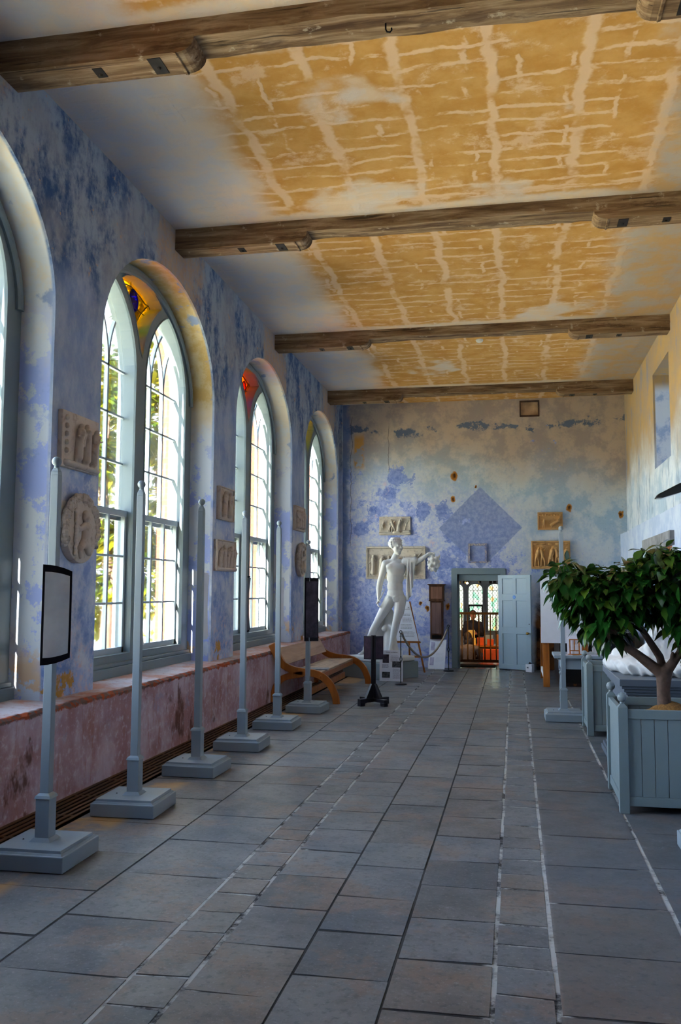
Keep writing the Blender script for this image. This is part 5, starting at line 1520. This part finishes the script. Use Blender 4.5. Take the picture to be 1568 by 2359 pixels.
def leaves(name, pts, R, ln=(.09,.15), droop=.7, wid=.42, seg=4):
    """pts: list of (pos, outward dir). Long pointed leaf with a folded midrib and drooping tip"""
    vs = []; fs = []
    for p, o in pts:
        L_ = R.uniform(*ln); w = L_*wid*R.uniform(.8,1.15)*.5
        d = V((o[0]+R.uniform(-.6,.6), o[1]+R.uniform(-.6,.6), o[2]*.5 - droop*R.uniform(.1,1.0) + .15)).normalized()
        up = V((R.uniform(-.5,.5), R.uniform(-.5,.5), 1)); s = d.cross(up).normalized(); up = s.cross(d)
        n0 = len(vs); fold = R.uniform(.15,.5); bend = R.uniform(.1,.7)*droop
        prof = (.06,.66,1.0,.86,.42,.0)
        for i, f in enumerate(prof):
            u = i/(len(prof)-1); c = V(p) + d*(L_*u) - V((0,0,1))*(bend*L_*u*u*.6)
            if f == 0: vs.append(tuple(c)); continue
            ww = w*f
            vs += [tuple(c + s*ww + up*(ww*fold)), tuple(c), tuple(c - s*ww + up*(ww*fold))]
        k = len(prof)-1
        for i in range(k-1):
            a = n0+i*3; fs += [(a,a+1,a+4,a+3),(a+1,a+2,a+5,a+4)]
        a = n0+(k-1)*3; t_ = a+3; fs += [(a,a+1,t_),(a+1,a+2,t_)]
    me = bpy.data.meshes.new(name); me.from_pydata(vs, [], fs); me.polygons.foreach_set('use_smooth', [True]*len(me.polygons)); me.update()
    return me
tr = thing('potted_tree', 'dark glossy-leaved tree with a forked trunk growing in the front planter', 'tree', (1.15, 7.45, .70))
P = [cap((.0,0,-.02),(-.01,0,.16),.058,.05), cap((-.01,0,.16),(.0,0,.30),.05,.062),
     cap((0,0,.28),(-.20,-.02,.44),.05,.036), cap((-.20,-.02,.44),(-.40,-.03,.58),.036,.034), cap((-.40,-.03,.58),(-.46,-.02,.72),.032,.022), cap((-.40,-.03,.6),(-.26,-.05,.70),.02,.014),
     cap((.0,.02,.3),(-.02,.06,.42),.04,.03), cap((-.02,.06,.42),(-.14,.08,.62),.032,.026), cap((-.14,.08,.62),(-.22,.10,.76),.028,.02), cap((-.22,.10,.76),(-.28,.1,.95),.02,.012),
     cap((.01,0,.3),(.12,-.02,.46),.045,.03), cap((.12,-.02,.46),(.22,.0,.75),.03,.02), cap((.04,-.02,.33),(.06,-.05,.46),.02,.014), cap((.22,0,.75),(.2,.05,1.05),.02,.012)]
for p, q in (((-.46,-.02,.72),(-.75,-.05,.98)),((-.46,-.02,.72),(-.55,.1,1.05)),((-.28,.1,.95),(-.35,.15,1.15)),((-.46,-.02,.7),(-.62,-.1,.8)),((.2,.05,1.05),(.1,.1,1.25)),((.22,0,.75),(.45,-.1,.95)),((-.22,.1,.76),(-.05,-.1,.95))): P.append(cap(p, q, .013, .006, 8, 3))
link('trunk', fuse('trunk', P, .009, 3), M['bark'], tr)
R = random.Random(8); pts = []
blobs = [((-.74,-.02,1.06),(.15,.20,.13),100), ((-.60,.0,.93),(.20,.24,.19),190), ((-.42,.0,.93),(.22,.28,.21),240), ((-.42,-.05,.70),(.17,.2,.14),95), ((-.20,.02,.98),(.24,.30,.22),270),
         ((-.30,.02,.86),(.25,.28,.14),130), ((0.0,.0,.98),(.26,.32,.26),280), ((.02,.05,1.22),(.20,.2,.10),60), ((.25,.0,.95),(.26,.32,.30),270), ((.30,-.05,.62),(.17,.22,.22),190), ((.10,-.08,.72),(.10,.14,.12),40), ((.3,.1,1.2),(.15,.2,.1),20), ((-.08,-.02,1.26),(.07,.08,.05),14), ((-.57,-.02,.70),(.10,.16,.07),22),((-.78,0,.92),(.06,.1,.07),12)]
tw = MB()
for c, r, k in blobs:
    for _ in range(k):
        while True:
            q = V((R.uniform(-1,1), R.uniform(-1,1), R.uniform(-1,1)))
            if q.length < 1: break
        q = q.normalized()*(q.length**.55)
        p = V((c[0]+q.x*r[0], c[1]+q.y*r[1], c[2]+q.z*r[2]))
        pts.append((p, (q.x, q.y, q.z)))
        if R.random() < .22: tw.tube([p, p - q*.08 - V((0,0,.03)), V(c)*.6 + p*.4 - V((0,0,.05))], .003, 4, False)
obj('twigs', tw, plain('green_twig', srgb(60,56,30), .7, .1), tr)
link('foliage', leaves('foliage', pts, R, (.09,.155), 1.0, .58), M['leaf'], tr)

# wall lamp
wl = thing('wall_lamp', 'black picture lamp on a long arm above the ledge of the right wall', 'lamp', (XR, 10.4, 2.95))
m = MB(); m.box(-.02,-.05,-.08,0.0,.05,.08); obj('bracket', m, M['dark'], wl)
m = MB(); m.tube([(-.01,0,0),(-.25,0,-.06),(-.45,0,-.16)], .012, 8); obj('arm', m, M['dark'], wl)
m = MB(); m.prism([(-.42,-.13),(-.47,-.11),(-.70,-.23),(-.73,-.275),(-.66,-.275),(-.46,-.215)], 1, -.09, .09); obj('head', m, M['dark'], wl, bevel=.01)
m = MB(); m.prism([(-.72,-.277),(-.66,-.277),(-.48,-.225),(-.49,-.22),(-.66,-.272),(-.72,-.27)], 1, -.07, .07); obj('lens', m, M['chrome'], wl)
# ------------------------------------------------------------------ the next room, seen through the door (its floor lies lower)
ZB = -.60; Y1 = 26.5
n = NT('polished_boards'); bw = n.noise(1.2, 5, .6, n.map(scale=(9, 1.0, 1)))
M['boards'] = n.done(n.ramp(bw, [(.3, srgb(58,36,24)), (.7, srgb(92,62,42))]), .2, spec=.5)
n = NT('polished_stone_landing'); M['landing'] = n.done(n.mix(n.noise(3,5,.6), srgb(96,100,108), srgb(128,130,134)), .16, n.bump(n.noise(6,3), .1, .004), spec=.5)
m = MB(); m.box(-1.6, YF+.0, -.62, .2, 20.85, -.001); m.box(-1.6, 20.85, -.62, .2, 21.15, -.2); m.box(-1.6, 21.15, -.62, .2, 21.45, -.4)
o = struct('floor_landing', m, M['landing'])
m = MB(); m.box(-3.6, YF+.3, ZB-.1, 1.6, Y1, ZB); struct('floor_next_room', m, M['boards'])
dm_ = plain('dim_plaster', srgb(120,110,100), .9, .1)
m = MB(); m.box(-3.7, YF+.33, ZB, -3.6, Y1, 2.7); struct('wall_next_left', m, dm_)
m = MB(); m.box(1.6, YF+.33, ZB, 1.7, Y1, 2.7); struct('wall_next_right', m, dm_)
m = MB(); m.box(-3.7, YF+.33, 2.7, 1.7, Y1+.3, 2.8); struct('ceiling_next_room', m, plain('dark_ceiling', srgb(70,54,42), .9))
WXC = [-2.83, -2.265, -1.70, -1.136, -.572, -.008, .556]; WH = .205
def seg_head(c, a=WH, z0=.45, z1=1.62, h=.19):
    p = [(c-a, z0), (c+a, z0)]
    for i in range(13):
        t = PI*i/12; p.append((c + a*math.cos(t), z1 + h*math.sin(t)**.8))
    return p
M['stone'] = plain('window_stone', srgb(150,152,154), .8, .08, 4)
m = MB(); m.holed([(-3.7,ZB),(1.7,ZB),(1.7,2.75),(-3.7,2.75)], [seg_head(c) for c in WXC], 1, Y1, Y1+.22)
struct('wall_next_far', m, M['stone'])
wn = bpy.data.objects.new('window_7', None); COL.objects.link(wn); wn['kind'] = 'structure'
n = NT('leaded_glass'); g = n.n('ShaderNodeTexCoord'); 
tint = n.ramp(n.vor(1.0, n.map(scale=(11,1,8), rot=(0,PI/4,0)), out='Color'), [(0,(.95,.97,.93,1)),(.55,(.98,.98,.95,1)),(.62,(.55,.82,.68,1)),(.75,(.98,.98,.95,1)),(.85,(.98,.74,.50,1)),(1,(.95,.97,.9,1))], 'CONSTANT')
tp = n.n('ShaderNodeBsdfTransparent'); n.put(tp.inputs[0], n.mix(1.0, tint, (.34,.34,.31,1), 'MULTIPLY')); M['leaded'] = n.shader(tp.outputs[0])
for c in WXC:
    m = MB(); m.prism(seg_head(c, WH, .45, 1.62), 1, Y1+.10, Y1+.104); p = obj('light', m, M['leaded'], wn)
    m = MB(); st_ = .105
    lo, hi = .45, 1.81
    def clip(x0, z0, x1, z1):
        # clip a diagonal to the light
        out = []
        for i in range(41):
            u = i/40; x = x0+(x1-x0)*u; z = z0+(z1-z0)*u
            d = abs(x-c)/WH
            top = 1.62 + .19*max(0, 1-d*d)**.4 if d <= 1 else -9
            out.append(d <= 1 and lo <= z <= top)
        k = [i for i, v in enumerate(out) if v]
        if len(k) < 2: return None
        f = lambda i: (x0+(x1-x0)*i/40, Y1+.09, z0+(z1-z0)*i/40)
        return f(k[0]), f(k[-1])
    k = -6
    while k < 24:
        zz = lo + k*.118
        for sg in (-1, 1):
            r = clip(c-sg*WH, zz, c+sg*WH, zz + WH*2*1.28)
            if r: m.tube(r, .0055, 5)
        k += 1
    for x in (-.07, .07): m.tube([(c+x, Y1+.085, lo), (c+x, Y1+.085, 1.79)], .007, 5)
    m.tube([(c-WH, Y1+.085, 1.62), (c+WH, Y1+.085, 1.62)], .007, 5)
    if abs(c+1.136) < .01: m.box(c-WH, Y1+.06, 1.15, c+WH, Y1+.10, 1.21); m.box(c-WH, Y1+.06, .45, c-WH+.035, Y1+.10, 1.21); m.box(c+WH-.035, Y1+.06, .45, c+WH, Y1+.10, 1.21)
    obj('lead_lattice', m, M['lead'], wn)
    m = MB(); 
    for sx in (-1, 1): m.tube([(c+sx*.245, Y1-.005, .40), (c+sx*.245, Y1-.005, 1.62), (c+sx*.20, Y1-.005, 1.78), (c+sx*.10, Y1-.005, 1.86)], .028, 8)
    obj('mullion', m, M['stone'], wn, smooth=True)
m = MB(); m.box(-3.5, Y1-.22, .33, 1.5, Y1, .40); obj('sill', m, M['stone'], wn)

# timber barrier across the landing
gb = thing('balustrade', 'brown timber balustrade across the landing just inside the doorway', 'balustrade', (-.81, 20.3, 0))
m = MB(); m.box(-.75,-.03,1.085,.75,.03,1.14); obj('top_rail', m, M['rail_wood'], gb, bevel=.006)
m = MB(); m.box(-.75,-.025,.025,.75,.025,.085); obj('bottom_rail', m, M['rail_wood'], gb)
m = MB(); m.box(-.50,-.045,0,-.42,.045,1.22); obj('newel', m, M['dark_oak'], gb, bevel=.006)
for i in range(11):
    m = MB(); x = -.62 + .126*i + .255 - .005
    x = -.367 + .1265*(i-2)
    if abs(x+.46) < .06 or abs(x) > .74: continue
    m.box(x-.014,-.014,.08,x+.014,.014,1.09); obj('baluster', m, M['rail_wood'], gb)
mt = thing('door_mat', 'dark mat lying on the floor in the doorway', 'mat', (-.82, 19.55, 0)); m = MB(); m.box(-.36,-.22,0,.40,.22,.012); obj('mat', m, plain('dark_mat', srgb(40,32,28), .95, .2, 60), mt, bevel=.004)
# lighting track
tk = thing('light_track', 'dark lighting track with spotlights above the doorway view', 'light track', (-.8, 21.6, 1.93))
m = MB(); m.box(-1.6,-.06,-.03,1.2,.06,.03); m.box(-2.0,-.15,.03,1.6,.15,.78); obj('bar', m, M['dark'], tk)
for i, x in enumerate((-.50,-.385,-.315,-.02,.235,.33)):
    m = MB(); m.tube([(x,0,-.02),(x,0,-.06)], .01, 6); m.xf(Matrix.Identity(4)); 
    m.lathe([(.02,0),(.035,.01),(.038,.09),(.02,.10)], 10, (x,0,-.14)); o = obj('spotlight', m, M['dark'], tk)
    if i == 2:
        e = NT('lit_bulb'); em = e.n('ShaderNodeEmission'); em.inputs[0].default_value = (1,.62,.22,1); em.inputs[1].default_value = 30
        b = MB(); b.ball((x,-.03,-.13), .024, 10, 6); obj('bulb', b, e.shader(em.outputs[0]), o)
# table, boxes, chairs
ot = thing('shop_table', 'orange-brown wooden table in the next room behind the balustrade', 'table', (-.62, 23.2, ZB))
m = MB(); m.box(-.60,-.40,.80,.75,.40,.84); obj('top', m, M['oak_x'], ot)
for sx in (-.55,.70):
    for sy in (-.35,.35):
        m = MB(); m.box(sx-.03,sy-.03,0,sx+.03,sy+.03,.80); obj('leg', m, M['oak'], ot)
m = MB(); m.box(-.58,-.38,.66,.73,.38,.80); obj('apron', m, M['dark_oak'], ot)
for x, y, w, h, mt_, lab in ((-1.02,23.0,.07,.17,'manila','cream upright folder on the orange table'),(-.86,22.95,.16,.19,'orange','orange box at the left of the shop table'),(-.62,23.05,.16,.15,'orange','orange box in the middle of the shop table'),(-.66,23.3,.2,.24,'slab_grey','grey crate behind the orange boxes'),(-.40,23.25,.15,.26,'oak','wooden rack at the right end of the shop table')):
    t = thing('merchandise_box', lab, 'box', (x, y, ZB+.84), 0, 'goods on the shop table'); m = MB(); m.box(-w/2,-.07,0,w/2,.07,h); obj('carton', m, M[mt_], t, bevel=.004)
    m = MB(); m.box(-w/2-.004,-.074,h*.88,w/2+.004,.074,h+.003); obj('lid', m, M[mt_], t)
for x, rz, lab in ((-.60, .1, 'orange chair with its back to the doorway, nearest the landing'), (-.12, -.1, 'orange chair to the right, mostly hidden by the door')):
    t = thing('chair', lab, 'chair', (x, 22.35, ZB), rz, 'orange chairs')
    m = MB(); m.box(-.2,-.2,.42,.2,.2,.46); obj('seat', m, M['orange'], t, bevel=.015)
    m = MB(); m.box(-.2,-.21,.50,.2,-.18,.80); obj('backrest', m, M['orange'], t, bevel=.012)
    for sx in (-.17,.17):
        for sy in (-.17,.17):
            m = MB(); m.tube([(sx,sy,0),(sx*.95,sy*.95,.43)], .012, 8); obj('leg', m, M['chrome'], t)
        m = MB(); m.tube([(sx*.95,-.19,.43),(sx*.95,-.2,.52)], .012, 8); obj('back_post', m, M['chrome'], t)
# two people
pw = thing('person', 'woman in a dark jacket standing behind the balustrade holding a cream folder', 'person', (-1.10, 24.0, ZB))
P = face(V((0.0,-.02,1.565)), .235, .25, .25) + [ell((0,.01,1.59),(.078,.095,.10)), cap((0,.01,1.36),(0,0,1.50),.05,.048)]
P += [cap((0,.01,1.0),(0,.01,1.30),.13,.14), cap((-.15,0,1.33),(.15,0,1.33),.06,.06), cap((-.08,0,.92),(-.09,0,.5),.085,.06), cap((.08,0,.92),(.09,0,.5),.085,.06), cap((-.09,0,.5),(-.09,.03,.09),.055,.04), cap((.09,0,.5),(.09,.03,.09),.055,.04), cap((-.09,.03,.05),(-.09,-.12,.035),.04,.032), cap((.09,.03,.05),(.09,-.12,.035),.04,.032)]
for s in (-1, 1):
    P += [cap((s*.19,0,1.33),(s*.24,.02,1.06),.05,.04), cap((s*.24,.02,1.06),(s*.10,-.20,1.08),.04,.028), ell((s*.085,-.225,1.085),(.028,.045,.03))]
    P += hand((s*.075,-.225,1.085), (-s*.8,-.4,.2), (0,.2,1), (s*.2,-1,.3), .17, .7)
link('body', fuse('body', P, .009, 2), M['skin'], pw)
J = [cap((0,.01,.86),(0,.01,1.30),.155,.155), cap((-.17,0,1.34),(.17,0,1.34),.072,.072)]
for s in (-1, 1): J += [cap((s*.19,0,1.34),(s*.245,.02,1.06),.066,.056), cap((s*.245,.02,1.06),(s*.12,-.18,1.075),.056,.042)]
link('jacket', fuse('jacket', J, .012, 3), M['navy'], pw)
link('trousers', fuse('trousers', [cap((s*.08,0,.93),(s*.09,0,.5),.10,.075) for s in (-1,1)] + [cap((s*.09,0,.5),(s*.09,.02,.10),.073,.062) for s in (-1,1)], .012, 2), M['navy'], pw)
link('hair', fuse('hair', [ell((0,.035,1.62),(.092,.10,.085)), ell((0,.085,1.56),(.085,.06,.10))], .009, 2), M['hair'], pw)
m = MB(); m.tube([(-.07,-.115,1.36),(-.03,-.165,1.22),(0,-.175,1.12),(.03,-.165,1.22),(.07,-.115,1.36)], .006, 6); obj('lanyard', m, M['iron'], pw)
fo = thing('folder', 'cream folder held by the standing woman', 'folder', (-1.13, 23.735, .48), .1); m = MB(); m.box(-.105,0,-.20,.09,.012,.10); obj('cover', m, M['manila'], fo); m = MB(); m.box(-.10,.003,-.195,.085,.009,.103); obj('pages', m, M['paper'], fo)
ps = thing('person', 'seated person with dark hair and a grey sweater, seen from behind the balustrade', 'person', (-1.12, 22.25, ZB))
P = [ell((-.03,.03,1.06),(.078,.095,.115)), cap((-.02,.02,.84),(-.03,.02,.97),.05,.05)] + face(V((-.03,.05,1.04)), .23, PI+.4, .2)
P += [cap((0,0,.48),(0,0,.78),.14,.15), cap((-.16,0,.80),(.16,0,.80),.065,.065)]
for s in (-1, 1):
    P += [cap((s*.10,0,.48),(s*.13,.42,.48),.085,.065), cap((s*.13,.42,.46),(s*.13,.40,.09),.055,.042), cap((s*.13,.40,.05),(s*.13,.55,.035),.04,.032), cap((s*.20,0,.80),(s*.26,.08,.55),.05,.042), cap((s*.26,.08,.55),(s*.16,.32,.60),.042,.03), ell((s*.15,.35,.60),(.03,.045,.03))]
    P += hand((s*.15,.36,.60), (-s*.3,1,0), (-s,0,.2), (0,0,1), .17, .6)
link('body', fuse('body', P, .009, 2), M['skin'], ps)
J = [cap((0,0,.42),(0,0,.78),.165,.165), cap((-.17,0,.80),(.17,0,.80),.078,.078)]
for s in (-1, 1): J += [cap((s*.20,0,.80),(s*.265,.08,.55),.068,.058), cap((s*.265,.08,.55),(s*.175,.29,.595),.058,.042)]
link('sweater', fuse('sweater', J, .012, 3), M['greywool'], ps)
link('trousers', fuse('trousers', [cap((s*.10,0,.48),(s*.13,.42,.48),.098,.08) for s in (-1,1)] + [cap((s*.13,.42,.47),(s*.13,.41,.10),.07,.058) for s in (-1,1)], .012, 2), M['navy'], ps)
link('hair', fuse('hair', [ell((-.03,.0,1.085),(.105,.115,.125)), ell((.02,-.035,.98),(.10,.075,.12)), ell((-.06,-.02,.97),(.075,.07,.10))], .009, 2), M['hair'], ps)
sl = thing('stool', 'plain stool under the seated person', 'stool', (-1.12, 22.22, ZB)); m = MB(); m.box(-.19,-.18,.375,.19,.2,.40); obj('seat', m, M['dark_oak'], sl)
for sx in (-.15,.15):
    for sy in (-.14,.16): m = MB(); m.box(sx-.018,sy-.018,0,sx+.018,sy+.018,.375); obj('leg', m, M['dark_oak'], sl)

# ------------------------------------------------------------------ garden outside
n = NT('garden_ground'); m = MB(); m.box(-60,-60,-.65,-4.46,80,-.55)
o = obj('ground', m, n.done(n.mix(n.noise(.6,6,.7), srgb(196,190,150), srgb(222,214,186)), .95)); tag(o, kind='structure')
m = MB(); m.box(-40,27.2,-.75,40,80,-.65); o = obj('ground_far', m, M['paper']); tag(o, kind='structure')
o.data.materials[0] = plain('gravel', srgb(190,184,160), .95)
def garden_tree(name, lab, x, y, h, seed, blobs, cnt, ln):
    t = thing(name, lab, 'tree', (x, y, -.56), 0, 'trees outside the windows'); R = random.Random(seed)
    P = [cap((0,0,0),(.05,.1,h*.35),.14,.11), cap((.05,.1,h*.35),(-.1,.05,h*.7),.11,.06), cap((.05,.1,h*.35),(.4,.5,h*.65),.08,.04), cap((.02,.1,h*.3),(.5,-.5,h*.5),.07,.03), cap((-.05,.05,h*.6),(.2,-.4,h*.85),.05,.025), cap((-.05,.05,h*.5),(-.4,.3,h*.8),.05,.025), cap((0,.1,h*.2),(.6,.3,h*.35),.05,.02)]
    link('trunk', fuse('trunk', P, .03, 2), M['bark'], t)
    pts = []
    for _ in range(cnt):
        b = R.choice(blobs)
        q = V((R.gauss(0,1), R.gauss(0,1), R.gauss(0,1))).normalized()*R.random()**.4
        pts.append((V((b[0]+q.x*b[3], b[1]+q.y*b[3], b[2]+q.z*b[3])), (q.x,q.y,q.z)))
    link('foliage', leaves('foliage', pts, R, ln, .6, .42), M['leaf_out'], t)
def bl(seed, n, rx, ry, z0, z1, r):
    R = random.Random(seed); return [(R.uniform(-rx,rx), R.uniform(-ry,ry), R.uniform(z0,z1), R.uniform(*r)) for _ in range(n)]
garden_tree('magnolia_tree', 'sunlit magnolia seen through the left light of the second window', -6.9, 14.2, 6.0, 1, bl(1, 44, 1.0, 2.2, .6, 8.4, (.25,.5)), 6400, (.18,.30))
garden_tree('magnolia_tree', 'evergreen farther along the garden, seen through the right light of the second window', -7.9, 19.0, 7.5, 2, bl(2, 40, 1.4, 2.6, .4, 7.6, (.3,.6)), 4600, (.20,.34))
garden_tree('magnolia_tree', 'tree outside the nearest window, at the left edge of the photograph', -9.3, 9.4, 6.0, 3, bl(3, 20, 1.0, 1.4, .6, 6.0, (.3,.5)), 1200, (.18,.28))
# ------------------------------------------------------------------ daylight
w = bpy.data.worlds.new('sky'); S.world = w; w.use_nodes = True
t = w.node_tree; t.nodes.clear()
bg = t.nodes.new('ShaderNodeBackground'); wo = t.nodes.new('ShaderNodeOutputWorld')
tc = t.nodes.new('ShaderNodeTexCoord'); sp = t.nodes.new('ShaderNodeSeparateXYZ'); rp_ = t.nodes.new('ShaderNodeValToRGB')
t.links.new(tc.outputs['Generated'], sp.inputs[0]); t.links.new(sp.outputs['Z'], rp_.inputs[0])
rp_.color_ramp.elements[0].position = 0.0; rp_.color_ramp.elements[0].color = (.86,.93,1.0,1)
rp_.color_ramp.elements[1].position = .7; rp_.color_ramp.elements[1].color = (.40,.62,1.0,1)
t.links.new(rp_.outputs[0], bg.inputs[0]); bg.inputs[1].default_value = SKY
t.links.new(bg.outputs[0], wo.inputs[0])
sun = bpy.data.lights.new('sun', 'SUN'); sun.energy = SUN; sun.angle = .009; sun.color = (1.0,.93,.84)
so = bpy.data.objects.new('sun', sun); COL.objects.link(so)
d = V((.185, 1.0, -.42)).normalized()
so.rotation_euler = d.to_track_quat('-Z', 'Y').to_euler(); so.location = (-12,-20,14)
def portal(loc, rot, sx, sy):
    l = bpy.data.lights.new('window_portal', 'AREA'); l.shape = 'RECTANGLE'; l.size = sx; l.size_y = sy; l.cycles.is_portal = True
    o = bpy.data.objects.new('window_portal', l); COL.objects.link(o); o.location = loc; o.rotation_euler = rot
for c in WC: portal((-4.40, c, 2.9), (PI/2, 0, -PI/2), 3.1, 4.5)
for c in (14.43,): portal((XR+.50, c, 4.4), (PI/2, 0, PI/2), 1.6, 1.6)
portal((-1.1, Y1+.2, 1.1), (-PI/2, 0, 0), 4.4, 1.4)
# warm spotlight of the lighting track in the next room
sl_ = bpy.data.lights.new('track_spot', 'SPOT'); sl_.energy = 25; sl_.color = (1,.62,.3); sl_.spot_size = 1.6; sl_.spot_blend = .6; sl_.shadow_soft_size = .03
so2 = bpy.data.objects.new('track_spot', sl_); COL.objects.link(so2); so2.location = (-1.115, 21.55, 1.74); so2.rotation_euler = V((.15,.75,-1)).to_track_quat('-Z','Y').to_euler()

# ------------------------------------------------------------------ camera
cam = bpy.data.cameras.new('camera'); co_ = bpy.data.objects.new('camera', cam); COL.objects.link(co_)
yaw, pitch, roll = 0.19342151, 0.08644004, 0.004078
fwd = V((-math.sin(yaw), math.cos(yaw), 0)); right = V((math.cos(yaw), math.sin(yaw), 0)); up = V((0,0,1))
f2 = math.cos(pitch)*fwd + math.sin(pitch)*up; u2 = -math.sin(pitch)*fwd + math.cos(pitch)*up
r3 = math.cos(roll)*right + math.sin(roll)*u2; u3 = -math.sin(roll)*right + math.cos(roll)*u2
co_.matrix_world = Matrix(((r3.x,u3.x,-f2.x,0),(r3.y,u3.y,-f2.y,0),(r3.z,u3.z,-f2.z,1.65),(0,0,0,1)))
cam.sensor_fit = 'VERTICAL'; cam.sensor_height = 36; cam.lens = 2043.24*36/2359
cam.clip_start = .05; cam.clip_end = 300
S.camera = co_
S.view_settings.view_transform = 'Standard'; S.view_settings.look = 'None'; S.view_settings.gamma = 1; S.view_settings.use_curve_mapping = False
S.view_settings.exposure = EXPO
try:
    S.cycles.max_bounces = 10; S.cycles.diffuse_bounces = 6; S.cycles.transparent_max_bounces = 24; S.cycles.caustics_reflective = False; S.cycles.caustics_refractive = False
    S.cycles.sample_clamp_indirect = 8
except Exception: pass
